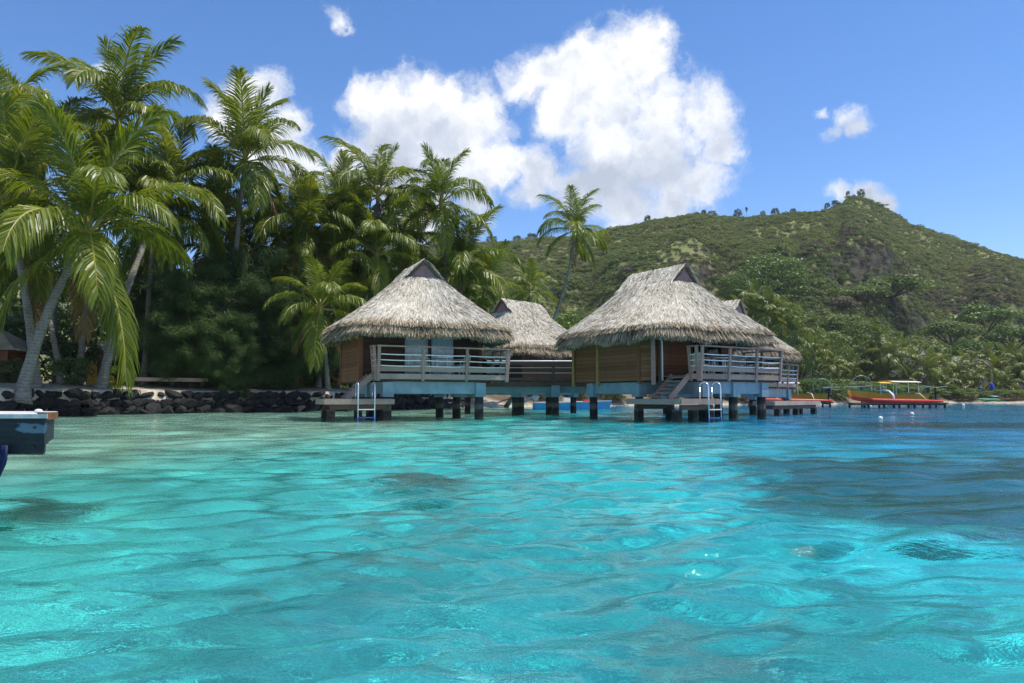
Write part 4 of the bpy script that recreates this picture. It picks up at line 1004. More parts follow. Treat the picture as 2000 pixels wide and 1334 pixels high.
def ironwood(px, D, ytop, ybot, rpx, label, seed):
    rnd = random.Random(seed); g = ground_at(px, D); x = gx(px, D); zt = at(px, ytop, D).z; zb = at(px, ybot, D).z
    t = thing('ironwood_tree', label, 'tree', (x, D, g - .1), 0, 'ironwood trees on the shore')
    mb = MB(); H = zt - g
    mb.tube([(0, 0, -.3), (.15, 0, H * .3), (-.1, .1, H * .6), (0, 0, H * .95)], [.26, .2, .13, .03], 8)
    for k in range(14):
        a = k * 2.4; z = H * (.25 + .05 * k); r_ = rpx * D / 1390 * (.8 - .03 * k); mb.tube([(0, 0, z), (math.cos(a) * r_ * .5, math.sin(a) * r_ * .5, z + .5), (math.cos(a) * r_, math.sin(a) * r_, z + .3)], [.07, .045, .015], 5)
    mb.build('trunk', 'bark', t, True)
    hh = (zt - zb) / 2; link('crown', NEED[seed % 2], t, (0, 0, zb - g + hh), (0, 0, rnd.uniform(0, 6.28)), (rpx * D / 1390 * 1.3, rpx * D / 1390 * 1.3, hh))
ironwood(372, 39.5, 490, 752, 112, 'dark feathery ironwood tree above the pale bench', 0)
ironwood(478, 42.0, 462, 752, 115, 'tallest dark ironwood tree, left of the sun lounger', 1)
ironwood(572, 43.6, 545, 748, 88, 'ironwood tree with branches reaching toward the front bungalow', 2)
ironwood(300, 42.0, 520, 745, 90, 'ironwood tree in deep shade behind the leaning palm trunk', 3)
ironwood(432, 39.6, 580, 765, 80, 'small ironwood tree at the stone wall, left of the sun lounger', 4)
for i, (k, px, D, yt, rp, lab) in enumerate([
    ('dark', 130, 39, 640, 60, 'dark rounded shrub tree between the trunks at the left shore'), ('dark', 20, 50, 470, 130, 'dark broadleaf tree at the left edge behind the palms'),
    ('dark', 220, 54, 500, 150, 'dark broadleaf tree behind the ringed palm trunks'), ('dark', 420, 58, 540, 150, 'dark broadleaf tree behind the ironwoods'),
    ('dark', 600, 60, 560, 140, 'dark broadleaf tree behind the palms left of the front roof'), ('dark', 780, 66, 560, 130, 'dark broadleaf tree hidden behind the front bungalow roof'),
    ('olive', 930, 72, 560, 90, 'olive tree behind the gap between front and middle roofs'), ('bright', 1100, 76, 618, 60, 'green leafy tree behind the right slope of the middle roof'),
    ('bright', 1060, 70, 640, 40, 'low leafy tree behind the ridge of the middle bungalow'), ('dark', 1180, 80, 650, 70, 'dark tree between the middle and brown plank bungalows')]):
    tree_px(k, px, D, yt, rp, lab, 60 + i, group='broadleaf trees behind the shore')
# undergrowth and small plants
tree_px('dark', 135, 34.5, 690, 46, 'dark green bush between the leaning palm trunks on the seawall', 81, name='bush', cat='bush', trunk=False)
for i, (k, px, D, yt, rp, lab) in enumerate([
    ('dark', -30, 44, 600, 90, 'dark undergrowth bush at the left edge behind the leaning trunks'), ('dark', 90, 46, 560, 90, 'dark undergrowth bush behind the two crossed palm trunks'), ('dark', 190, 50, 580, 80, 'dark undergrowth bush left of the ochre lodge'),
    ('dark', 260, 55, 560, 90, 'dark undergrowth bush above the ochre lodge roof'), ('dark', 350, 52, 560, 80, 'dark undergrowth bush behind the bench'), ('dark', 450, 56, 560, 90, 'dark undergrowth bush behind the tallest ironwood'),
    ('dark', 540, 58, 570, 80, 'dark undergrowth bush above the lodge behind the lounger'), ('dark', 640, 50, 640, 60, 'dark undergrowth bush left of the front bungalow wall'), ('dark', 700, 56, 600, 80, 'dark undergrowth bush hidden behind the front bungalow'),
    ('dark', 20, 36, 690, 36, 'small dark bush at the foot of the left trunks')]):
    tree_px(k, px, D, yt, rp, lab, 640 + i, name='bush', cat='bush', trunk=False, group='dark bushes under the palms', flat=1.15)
SHB = ['beside the stone wall end under the front bungalow', 'behind the blue motor boat bow', 'behind the blue motor boat stern', 'on the bank left of the tan shed', 'on the bank right of the tan shed', 'under the steps of the brown plank bungalow', 'below the far bungalow deck',
  'left of the white awning canoe', 'behind the stern of the white awning canoe', 'between the boat lifts', 'under the bow of the yellow awning canoe', 'behind the middle of the yellow awning canoe', 'behind the outboard of the yellow awning canoe', 'right of the canoe rack on the far beach',
  'on the far beach under the grey roofs', 'left of the navy sail', 'between the two sails', 'right of the bright blue sail', 'left of the beach hut at the right edge', 'at the right photo edge on the far beach']
for i, (px, rp, yt) in enumerate(((905, 34, 752), (1050, 34, 752), (1120, 36, 748), (1195, 36, 745), (1300, 40, 745), (1360, 36, 748), (1440, 40, 742), (1530, 34, 735), (1590, 36, 735), (1640, 36, 738), (1680, 34, 742), (1725, 34, 745), (1775, 32, 748), (1815, 30, 752), (1850, 28, 752), (1885, 26, 756), (1927, 16, 762), (1955, 20, 758), (1978, 20, 760), (2005, 22, 758))):
    D = float(shoreY(px)) + 2.4 + (i % 3) * .8; rp *= 1.15
    tree_px(('olive', 'scrub', 'bright')[i % 3], px, D, yt, rp, ('olive', 'dense green', 'bright green')[i % 3] + ' shore bush ' + SHB[i], 700 + i, name='shore_bush', cat='bush', trunk=False, group='bushes along the far shore', flat=1.0)
limeb = thing('lime_shrub', 'small lime yellow shrub glowing in the sun behind the seawall', 'shrub', (gx(224, 35.0), 35.0, ground_at(224, 35.0)), 0)
link('leaves', npmesh('leaves', *leaf_cloud(77, 20, 700, .11, 1.0), 'leaflime'), limeb, (0, 0, .48), None, (.74, .74, .62)); MB().tube([(0, 0, -.1), (0, 0, .4)], .03, 5).build('stem', 'bark', limeb)
limec = thing('lime_shrub', 'yellow green bush on the bank seen under the brown plank bungalow', 'shrub', (gx(1455, 66), 66, .6), 0)
link('leaves', npmesh('leaves', *leaf_cloud(78, 20, 700, .11, .8), 'leaflime'), limec, (0, 0, .45), None, (1.1, 1.1, .8)); MB().tube([(0, 0, -.3), (0, 0, .4)], .03, 5).build('stem', 'bark', limec)
# hill and foreshore trees one can tell apart
for i, (k, px, D, yt, rp, fl, lab) in enumerate([
    ('round', 1515, 205, 518, 80, .9, 'big round bright green tree standing out on the lower hillside'), ('olive', 1752, 215, 534, 72, .8, 'flat topped umbrella tree on the hillside right of the round green tree'),
    ('olive', 1700, 205, 556, 44, .8, 'smaller umbrella tree left of the flat topped tree'), ('round', 1440, 195, 545, 40, .8, 'green tree just left of the big round tree on the hillside'),
    ('bright', 1930, 200, 600, 60, .8, 'dark green leafy tree under the cliffs at the right'), ('bright', 1985, 190, 640, 55, .8, 'leafy tree below the cliffs at the right photo edge'),
    ('olive', 1860, 190, 625, 60, .8, 'pale domed tree under the right cliffs'), ('olive', 1640, 185, 610, 55, .9, 'olive tree above the canoe sheds'),
    ('grey', 1650, 195, 580, 34, .9, 'bare greyish tree below the round green tree'), ('olive', 1590, 150, 640, 60, 1.2, 'tall olive tree behind the moored canoes'),
    ('scrub', 1620, 128, 664, 60, 1.3, 'dense olive green tree behind the white roofed canoe'), ('scrub', 1565, 112, 690, 50, 1.4, 'bushy tree at the water beside the far bungalow deck'),
    ('scrub', 1660, 120, 690, 50, 1.2, 'bushy tree between the two moored canoes'), ('scrub', 1690, 150, 640, 50, 1.2, 'green tree behind the big canoe awning'),
    ('olive', 1560, 145, 600, 45, 1.0, 'olive tree right of the far bungalow roof'), ('olive', 1800, 165, 660, 55, .9, 'olive tree above the far beach palms'),
    ('bright', 1900, 160, 668, 55, .9, 'bright tree between the grey roofs and the cliffs'), ('olive', 1400, 150, 600, 60, .9, 'olive tree behind the right slope of the brown plank bungalow'),
    ('dark', 1600, 104, 728, 34, 1.2, 'dark green bush at the water behind the canoes'), ('dark', 1645, 104, 740, 26, 1.2, 'low dark bush beside the big canoe bow'),
    ('grey', 1240, 215, 560, 34, .8, 'dry grey tree on the slope above the brown plank roof'), ('grey', 1150, 160, 640, 40, .8, 'dry grey domed tree between the roofs')]):
    tree_px(k, px, D, yt, rp, lab, 120 + i, group='trees on the hillside' if D > 140 else 'trees on the far shore', flat=fl)
for i, (px, yt, rp, fl, lab) in enumerate([(1697, 369, 8, 1.6, 'taller tree on the very summit of the hill'), (1671, 373, 4.5, 1.8, 'thin tree at the left end of the summit'), (1683, 378, 4, 1.2, 'tiny bush between the two summit trees'),
    (1646, 389, 9, 1.0, 'bushy tree on the shoulder just left of the summit'), (1629, 393, 6, 1.0, 'pale sparse tree left of the shoulder tree'), (1560, 404, 7, 1.2, 'small ridge tree left of the summit shoulder'),
    (1525, 404, 9, .9, 'round ridge tree midway along the crest'), (1450, 404, 9, 1.0, 'ridge tree right of the bare twiggy pair'), (1468, 404, 3, 2.2, 'narrow dark ridge tree'), (1398, 408, 12, 1.0, 'wide ridge tree above the brown plank roof'),
    (1382, 406, 6, 1.5, 'leaning ridge tree above the brown plank roof'), (1270, 418, 8, 1.3, 'isolated ridge tree right of the lone palm'), (1500, 408, 6, 1.0, 'low ridge bush midway along the crest'), (1040, 452, 12, 1.4, 'dark ridge tree left of the lone palm'), (1010, 458, 10, 1.2, 'second dark ridge tree left of the lone palm'), (960, 456, 12, 1.2, 'ridge tree right of the shore palms')]):
    D = float(ridgeR(px)) - 2; g = ground_at(px, D); top = at(px, yt, D).z; rad = rp * D / 1390
    t = tree('dark', (gx(px, D), D, g - .3), max(top - g, rad * 1.2), rad, lab, 160 + i, name='ridge_tree', group='trees along the ridge', flat=fl, trunk=fl > 1.5)

# --- scrub covering the hillside: one mass, instanced by geometry nodes
def scrub():
    src = bpy.data.collections.new('scrub_kinds')
    for i, (mt, fl) in enumerate((('leafscrub', .5), ('leafolive', .45), ('leafscrub', .55), ('leafgrey', .42), ('leafscrub', .42), ('leafbright', .5), ('leafolive', .5))):
        o = bpy.data.objects.new('scrub_bush', npmesh('scrub_bush', *leaf_cloud(500 + i, 18, 520, .075, fl, .4, True), mt)); src.objects.link(o)
    rng = np.random.default_rng(3); n = 62000
    px = rng.uniform(450, 2350, n); t = rng.random(n) ** 0.8
    B = np.interp(px, BS[:, 0], BS[:, 1]) - 8; Rr = ridgeR(px); Y = B + (Rr + 2 - B) * t
    z = hillz(px, Y); x = (px - 1000) / 1390 * Y
    e = 1.5; dzY = (hillz(px, Y + e) - z) / e
    cl = vnoise(x / 16, Y / 16, 4.0, 4); rock = (dzY > 0.95) & (rng.random(n) < .30)
    bare = (cl < -.7) & (rng.random(n) < .35) | ((px > 1652) & (px < 1750) & (t > .95))
    keep = ~(rock | bare); x, Y, z, px, cl, t = x[keep], Y[keep], z[keep], px[keep], cl[keep], t[keep]
    n = len(x); sz = rng.lognormal(0.22, .34, n); sz = np.clip(sz * (1 + .25 * cl), .7, 5.2); sz *= np.where(t > .93, rng.choice([.5, .7, 1.0, 1.5], n), 1.0) * np.where(t < .25, 1.15, 1.0)
    zone = vnoise(x / 55, Y / 55, 7.0, 3)
    band = np.clip((1 - np.abs(t - .50) / .14), 0, 1) * np.clip((px - 1250) / 250, 0, 1) * (vnoise(x / 22, Y / 22, 9.0, 3) > -.35)
    kind = np.where(rng.random(n) < .07 + .62 * band, 3, np.where(zone + rng.normal(0, .22, n) > .15, rng.choice([1, 6], n), rng.choice([0, 2, 4], n)))
    me = bpy.data.meshes.new('hillside_scrub'); me.vertices.add(n); me.vertices.foreach_set('co', np.stack([x, Y, z + .1], 1).astype(np.float32).ravel())
    for nm, arr, ty in (('sz', sz, 'FLOAT'), ('rz', rng.uniform(0, 6.28, n), 'FLOAT'), ('kind', kind, 'INT')):
        a = me.attributes.new(nm, ty, 'POINT'); a.data.foreach_set('value', arr.astype(np.float32 if ty == 'FLOAT' else np.int32))
    o = link('hillside_scrub', me); tag(o, 'dry green and brown scrub covering the whole hillside', 'scrub', kind='stuff')
    g = bpy.data.node_groups.new('scatter scrub', 'GeometryNodeTree')
    g.interface.new_socket('Geometry', in_out='INPUT', socket_type='NodeSocketGeometry'); g.interface.new_socket('Geometry', in_out='OUTPUT', socket_type='NodeSocketGeometry')
    N = g.nodes; L = g.links; gi = N.new('NodeGroupInput'); go = N.new('NodeGroupOutput'); ip = N.new('GeometryNodeInstanceOnPoints'); ci = N.new('GeometryNodeCollectionInfo')
    ci.inputs['Collection'].default_value = src; ci.inputs['Separate Children'].default_value = True; ci.inputs['Reset Children'].default_value = True
    def attr(nm, ty):
        a = N.new('GeometryNodeInputNamedAttribute'); a.data_type = ty; a.inputs[0].default_value = nm
        return next(s for s in a.outputs if s.enabled and s.name == 'Attribute')
    ip.inputs['Pick Instance'].default_value = True
    cx = N.new('ShaderNodeCombineXYZ'); L.new(attr('rz', 'FLOAT'), cx.inputs[2])
    L.new(gi.outputs[0], ip.inputs['Points']); L.new(ci.outputs[0], ip.inputs['Instance']); L.new(attr('kind', 'INT'), ip.inputs['Instance Index'])
    L.new(cx.outputs[0], ip.inputs['Rotation']); L.new(attr('sz', 'FLOAT'), ip.inputs['Scale']); L.new(ip.outputs[0], go.inputs[0])
    md = o.modifiers.new('scatter', 'NODES'); md.node_group = g
scrub()

# ------------------------------------------------------------------ boats
def loft(mb, secs):
    n = len(secs[0]); o = len(mb.v)
    for s in secs: mb.v += [tuple(p) for p in s]
    for i in range(len(secs) - 1):
        for j in range(n - 1): mb.f.append((o + i * n + j, o + i * n + j + 1, o + (i + 1) * n + j + 1, o + (i + 1) * n + j))
    return mb
def canoe(label, X, Y, rz, L, z0, roof, seed):
    """outrigger tour canoe: red bottom, orange sides, green gunwale, red float on white booms; bow at -x, float toward -y"""
    b = thing('outrigger_canoe', label, 'boat', (X, Y, z0), rz, 'painted outrigger canoes on the boat racks')
    def sheer(t): return 0.80 + 0.34 * (1 - t) ** 2.5 * 1.0 + 0.03 * t
    def wid(t): return 0.60 * (math.sin(math.pi * min(1, .04 + .75 * t) ) ** .55 if t < .62 else 1.0)
    def keel(t): return 0.30 * max(0, 1 - t * 3.2) ** 2
    T = [i / 16 for i in range(17)]
    def band(f0, f1, nm, m, out=0.0):
        mb = MB()
        for s in (-1, 1):
            secs = []
            for t in T:
                k, h, w_ = keel(t), sheer(t), wid(t); x = -L / 2 + L * t - (0.25 * (1 - t * 4) if t < .25 else 0)
                pr = []
                for f in (f0, (f0 + f1) / 2, f1):
                    z = k + (h - k) * f; y = s * (w_ * (0.30 + .70 * min(1, f) ** .55) + out); pr.append((x + (-.25 * f if t == 0 else 0), y, z))
                secs.append(pr if s > 0 else pr[::-1])
            loft(mb, secs)
        t = 1.0; k, h, w_ = keel(t), sheer(t), wid(t); q = [(L / 2, s * (w_ * (.30 + .70 * f ** .55) + out), k + (h - k) * f) for s, f in ((-1, f0), (1, f0), (1, f1), (-1, f1))]
        mb.add(q, [(0, 1, 2, 3)]); 
        return mb.build(nm, m, b, True)
    band(0.02, .34, 'hull_bottom', 'red'); band(.34, .88, 'hull', 'orange'); band(.88, 1.0, 'gunwale', 'green', .02)
    secs = []
    for t in T: secs.append([(-L / 2 + L * t, -wid(t) * .95, sheer(t) * .8), (-L / 2 + L * t, wid(t) * .95, sheer(t) * .8)])
    loft(MB(), secs).build('floor', 'green', b)
    fy = -2.0; mb = MB(); pts = []; rs = []
    for i in range(15):
        t = i / 14; pts.append((-L * .50 + L * 1.0 * t, fy, .20 + .10 * (1 - t) ** 4 - .05 * t)); rs.append(max(.03, .15 * math.sin(math.pi * (.06 + .88 * t)) ** .5))
    MB().tube(pts, rs, 10).build('outrigger_float', 'red', b, True)
    for x in (-L * .17,):
        MB().tube([(x, .3, .95), (x, -.6, 1.05), (x, -1.4, .95), (x, -1.85, .65), (x, fy, .25)], [.05, .06, .075, .09, .07], 8).build('outrigger_boom', 'white', b, True)
    MB().tube([(L * .28, .3, .85), (L * .28, -1.2, .75), (L * .28, fy, .25)], [.035, .04, .035], 7).build('outrigger_boom', 'canvas', b, True)
    a = bpy.data.objects.new('awning', None); COL.objects.link(a); a.parent = b
    for (x0, x1, z, m) in roof:
        mb = MB(); secs = []
        for i in range(7):
            f = -1 + i / 3; secs.append([(x0, f * .80, z + .10 * (1 - f * f)), (x1, f * .80, z - .03 + .10 * (1 - f * f))])
        loft(mb, secs); loft(mb, [[(p[0], p[1], p[2] - .05) for p in s[::-1]] for s in secs]); 
        for i, k in ((0, 0), (6, 0)): s = secs[i]; mb.add([s[0], s[1], (s[1][0], s[1][1], s[1][2] - .05), (s[0][0], s[0][1], s[0][2] - .05)], [(0, 1, 2, 3)])
        for e in (0, 1):
            for i in range(6): p, q = secs[i][e], secs[i + 1][e]; mb.add([p, q, (q[0], q[1], q[2] - .05), (p[0], p[1], p[2] - .05)], [(0, 1, 2, 3)])
        mb.build('awning_sheet', m, a)
        for x in (x0 + .15, x1 - .15):
            for y in (-.6, .6): MB().tube([(x, y, .7), (x, y, z + .03)], .025, 6).build('awning_post', 'whiterope', a)
    for x in (roof[0][0] + .15, roof[-1][0] + .3, roof[-1][1] - .2):
        link('palm_garland', FRF[8][0], b, (x, -.62, 1.5), (0, 0, R(-60)), .9)
    for i, x in enumerate((-.4, .5, 1.2)):
        MB().box((x, 0, .78), (.28, .95, .05)).build('seat', 'cream', b)
    e = MB(); e.box((L / 2 + .18, 0, 1.0), (.36, .34, .46), 0, .8); e.box((L / 2 + .18, 0, .50), (.14, .12, .60)); e.build('outboard_motor', 'black', b)
    return b
def rack(label, X, Y, rz, L, n, ztop, seed):
    r = thing('boat_rack', label, 'boat rack', (X, Y, 0), rz, 'timber boat racks standing in the shallows')
    for y in (-2.0, -.35, .35): MB().box((0, y, ztop - .05), (L, .10, .10)).build('rail', 'brownrail', r)
    for i in range(n):
        x = -L / 2 + .3 + (L - .6) * i / (n - 1); MB().box((x, -.85, ztop - .16), (.10, 2.6, .11)).build('cross_beam', 'brownrail', r)
        for y in (-2.0, .45): MB().tube([(x, y, -1), (x, y, ztop - .10)], .09, 7).build('post', 'pile', r)
c1 = at(1745, 790, 58); c2 = at(1545, 790, 62)
canoe('orange and red outrigger canoe with a yellow awning resting on its rack', c1.x, 58.5, R(8), 6.3, .38, [(-1.35, .3, 1.62, 'yellow'), (-.25, 2.3, 1.72, 'canvas')], 1)
rack('dark timber rack under the canoe with the yellow awning', c1.x, 58.5, R(8), 7.2, 6, .42, 1)
canoe('orange and red outrigger canoe with a short white awning beside the far bungalow', c2.x, 63.0, R(-10), 6.6, .40, [(-.9, 1.0, 1.70, 'white')], 2)
rack('dark timber rack under the canoe with the white awning', c2.x, 63.0, R(-10), 6.8, 6, .44, 2)
def winch(px, D, cy, rad, label, arms):
    """boat lift: big hoop wheel on a post with long pipe arms"""
    c = at(px, cy, D); w = thing('boat_lift_wheel', label, 'boat lift', (c.x, D, 0), R(random.uniform(-10, 10)), 'boat lifts with pipe hoops')
    ring = [(rad * math.cos(k * math.pi / 14), 0, c.z + rad * math.sin(k * math.pi / 14)) for k in range(29)]
    MB().tube(ring, .018, 6, False).build('hoop', 'greymetal', w, True)
    for k in range(8): a = k * math.pi / 4 + .2; MB().tube([(0, 0, c.z), (rad * math.cos(a), 0, c.z + rad * math.sin(a))], .007, 5).build('spoke', 'greymetal', w)
    MB().tube([(0, .08, -1), (0, .08, c.z + .1)], .07, 7).build('post', 'pile', w)
    for dx, dzz, ddy in arms: MB().tube([(0, -.05, c.z), (dx, ddy, c.z + dzz)], .025, 6).build('pipe_arm', 'greymetal', w)
winch(1606, 64.5, 757, .80, 'grey boat lift with a spoked hoop right of the white awning canoe', [(1.5, .05, 0), (1.45, -.22, .3)])
winch(1683, 61.5, 755, .95, 'grey boat lift with a spoked hoop at the bow of the yellow awning canoe', [(-1.6, -.05, 0), (1.0, .1, .4)])
winch(1828, 58.0, 757, .02, 'grey pipe boat lift behind the outboard of the yellow awning canoe', [(1.0, .12, 0), (-1.2, .15, 0)])
def blue_boat():
    D = 49.5; xs = gx(1042, D); xe = gx(1196, D); L = xe - xs; b = thing('motor_boat', 'blue open motor boat moored behind the boardwalk pilings', 'boat', ((xs + xe) / 2, D, 0), R(3))
    T = [i / 12 for i in range(13)]
    def sec(t, s, z0, z1, o=0.0):
        w = .85 * (1 if t < .55 else math.cos((t - .55) / .45 * 1.5)) + .02; x = -L / 2 + L * t
        return [(x - .15 * (1 - q) * t * 2, s * (w * (.72 + .28 * q) + o), z0 + (z1 - z0) * q) for q in (0, .5, 1)]
    for nm, m, a, c, o in (('hull', 'boatblue', -.12, .44, 0), ('gunwale', 'white', .44, .50, .03)):
        mb = MB()
        for s in (-1, 1): loft(mb, [(sec(t, s, a, c + .12 * t * t, o) if s > 0 else sec(t, s, a, c + .12 * t * t, o)[::-1]) for t in T])
        mb.box((-L / 2 + .02, 0, (a + c) / 2), (.06, 1.5, c - a)); mb.build(nm, m, b, True)
    loft(MB(), [[(-L / 2 + L * t, -sec(t, 1, 0, 1)[2][1] * .9, .35), (-L / 2 + L * t, sec(t, 1, 0, 1)[2][1] * .9, .35)] for t in T]).build('floor', 'cream', b)
    for x in (-1.2, .2): MB().box((x, 0, .45), (.32, 1.3, .05)).build('bench', 'palebeam', b)
    MB().box((-.4, .1, .62), (.55, .6, .38), .1).build('storage_box', 'white', b); MB().box((.9, -.2, .56), (.4, .3, .26), .3).build('fuel_can', 'red', b); MB().bar((-1.9, -.3, .5), (-1.0, .2, 1.05), .05, .05).build('pole', 'greymetal', b)
    e = bpy.data.objects.new('outboard_motor', None); COL.objects.link(e); e.parent = b
    MB().bar((-L / 2 - .05, 0, .95), (-L / 2 + .30, 0, .72), .36, .40).build('cowling', 'greymetal', e)
    MB().bar((-L / 2 - .05, 0, .86), (-L / 2 - .85, 0, .42), .12, .16).build('shaft', 'greymetal', e)
    MB().tube([(-L / 2 - .80, 0, .45), (-L / 2 - .98, 0, .36)], [.10, .04], 8).build('propeller_hub', 'cream', e)
blue_boat()

# ------------------------------------------------------------------ near jetty at the left, buoys
def jetty():
    j = thing('jetty_corner', 'weathered dark jetty corner with a pale top and a chipped light blue paint patch', 'jetty', (0, 0, 0))
    xr = -2.86; y0 = 4.40; ang = R(-5.5)
    # local frame along the front face
    j.location = (xr, y0, 0); j.rotation_euler = (0, 0, ang)
    def rough_block(x0, x1, y0_, y1_, z0, z1, m, nm, seed, amp=.006, nx=40, nz=8):
        bm = bmesh.new(); bmesh.ops.create_cube(bm, size=1.0)
        bmesh.ops.subdivide_edges(bm, edges=bm.edges[:], cuts=9, use_grid_fill=True)
        for v in bm.verts:
            v.co = Vector((x0 + (v.co.x + .5) * (x1 - x0), y0_ + (v.co.y + .5) * (y1_ - y0_), z0 + (v.co.z + .5) * (z1 - z0)))
            p = v.co * 9 + Vector((seed, 0, 0)); v.co.x -= .70 * v.co.y; v.co += Vector((mnoise.noise(p), mnoise.noise(p + Vector((9, 3, 1))), mnoise.noise(p + Vector((1, 7, 5))))) * amp
        me = bpy.data.meshes.new(nm); bm.to_mesh(me); bm.free(); me.materials.append(M[m]); me.polygons.foreach_set('use_smooth', [False] * len(me.polygons)); return link(nm, me, j)
    rough_block(-3.0, -.01, .0, .12, .452, .672, 'jettyface', 'front_beam', 1)
    rough_block(-3.0, -.02, .125, .85, .50, .668, 'jettyface', 'side_beam', 2)
    for k in range(2): rough_block(-3.0, 0.0, -.006 + k * .43, .415 + k * .43, .674, .70, 'jettytop', 'plank', 5 + k, .003)
    MB().box((-2.0, .9, -.2), (.26, .26, 1.4)).build('piling', 'pile', j)
    MB().box((-.06, .08, .688), (.06, .10, .045)).build('corner_plate', 'rust', j)
    MB().ball((-.26, .25, .712), .020, 8, 6, (1.4, 1, .8)).build('cleat', 'white', j, True)
    for z in (.50, .62): MB().ball((-.075, -.004, z), .010, 6, 5).build('bolt', 'black', j)
    r = thing('blue_rope', 'coil of dark blue rope hanging under the jetty corner', 'rope', (xr - .27, y0 - .02, .46), 0)
    for k in range(5):
        pts = []
        for i in range(17):
            a = i / 16 * math.pi; pts.append((-.02 * k - .045 * math.cos(a) * (1 + .1 * k), .012 * k, -.02 - (.085 + .03 * k) * math.sin(a)))
        MB().tube([(pts[0][0], pts[0][1], .05)] + pts + [(pts[-1][0], pts[-1][1], .05)], .0085, 6).build('rope_loop', 'ropeblue', r, True)
M['ropeblue'] = m_simple('navy rope', (0.005, 0.012, 0.07), 0.7, 0.3, 40)
M['rust'] = m_simple('rusty brown corner', (0.20, 0.085, 0.03), 0.7, 0.4, 12)
def f_jface(w):
    o = objco(w); mp = w.new('ShaderNodeMapping'); w.l.new(o, mp.inputs[0]); mp.inputs['Scale'].default_value = (1.2, 1, 6)
    n, _ = w.noise(mp.outputs[0], 5, 7, .7); n2, _ = w.noise(o, 22, 5, .6)
    col = w.ramp(n, [(.3, (.008, .011, .012)), (.55, (.020, .026, .028)), (.8, (.05, .044, .034))])
    s = w.new('ShaderNodeSeparateXYZ'); w.l.new(o, s.inputs[0])
    nn, _ = w.noise(mp.outputs[0], 3.2, 5, .6)
    d = w.vmath('LENGTH', w.vmath('MULTIPLY', w.vmath('SUBTRACT', o, (-.085, 0, .605)), (8.0, 0, 34.0)))
    k = w.mapr(w.math('ADD', d, w.math('MULTIPLY_ADD', nn, 3.4, -1.7)), .7, 1.1, .85, 0)
    col = w.mix(k, col, w.mix(n2, (.09, .145, .20), (.16, .24, .31)))
    col = w.mix(w.mapr(w.math('ADD', s.outputs[2], w.math('MULTIPLY', n2, .02)), .475, .462, 0, .8), col, (.11, .10, .045))
    return principled(w, col, .7, .3, 0, bump(w, n, .6, .01))
M['jettyface'] = mat('peeling dark blue timber', f_jface)
def f_jtop(w):
    o = objco(w); n, _ = w.noise(o, 9, 6, .65); n2, _ = w.noise(o, 3, 4)
    return principled(w, w.mix(w.mapr(n, .4, .62), (.42, .44, .46), (.66, .60, .52)), .6, .3, 0, bump(w, n, .4, .01))
M['jettytop'] = mat('pale chalky top', f_jtop)
jetty()
def buoy(px, py, r, label):
    D = CAM_H * 1390 / (py - 777); b = thing('mooring_buoy', label, 'buoy', (gx(px, D), D, 0), 0, 'white mooring buoys on the lagoon')
    MB().ball((0, 0, r * .45), r, 14, 10).build('float', 'white', b, True); MB().tube([(0, 0, r * 1.35), (0, 0, r * 1.75)], r * .14, 6).build('ring', 'greymetal', b)
    MB().tube([(0, 0, -.02), (0, 0, r * .12)], r * 1.0, 14).build('waterline_band', 'rust', b, True)
buoy(1718, 819, .085, 'nearest white buoy on the open water in front of the yellow awning canoe'); buoy(1780, 810, .09, 'white buoy right of and beyond the nearest buoy')
buoy(1553, 796.5, .10, 'white buoy close to the far bungalow pilings'); buoy(1700, 794.5, .10, 'small white buoy beside the canoe rack'); buoy(1881, 792.5, .14, 'white buoy off the far beach')

# ------------------------------------------------------------------ things on the shore
def lounger(px, D, rz):
    l = thing('sun_lounger', 'white plastic sun lounger under the trees behind the seawall', 'lounger', (gx(px, D), D, ground_at(px, D)), rz)
    for i in range(9): MB().box((.0 + i * .14, 0, .36), (.11, .60, .03)).build('slat', 'white', l)
    for i in range(5): MB().bar((-.12 - i * .11, -.30, .42 + i * .10), (-.12 - i * .11, .30, .42 + i * .10), .03, .10, (-.67, 0, .74)).build('back_slat', 'white', l)
    for y in (-.30, .30):
        MB().bar((-.1, y, .34), (1.2, y, .34), .04, .06).build('side_rail', 'white', l); MB().bar((-.08, y, .37), (-.66, y, .90), .04, .05).build('back_rail', 'white', l)
        for x in (0, 1.0): MB().bar((x, y, .34), (x + (.12 if x else -.1), y, 0), .05, .05).build('leg', 'white', l)
lounger(512, 44.2, R(-8))
bx0, bx1 = gx(262, 37.6), gx(404, 39.6)
bench = thing('timber_bench', 'long pale pink timber bench in the shade behind the seawall', 'bench', (bx0, 37.6, ground_at(262, 37.6)), math.atan2(2.0, bx1 - bx0))
BL = math.hypot(bx1 - bx0, 2.0); MB().box((BL / 2, 0, .34), (BL, .38, .20)).build('seat', 'palebeam', bench)
for f in (.08, .5, .92): MB().box((BL * f, 0, .11), (.16, .30, .26)).build('leg', 'bark', bench)
bxo = thing('utility_box', 'cream utility box on a short post at the left end of the bench', 'utility box', (gx(246, 39.5), 39.5, ground_at(246, 39.5)))
MB().box((0, 0, .62), (.36, .26, .62)).build('cabinet', 'cream', bxo); MB().box((0, -.137, .62), (.30, .012, .52)).build('door', 'canvas', bxo); MB().box((0, 0, .16), (.10, .10, .34)).build('post', 'bark', bxo)
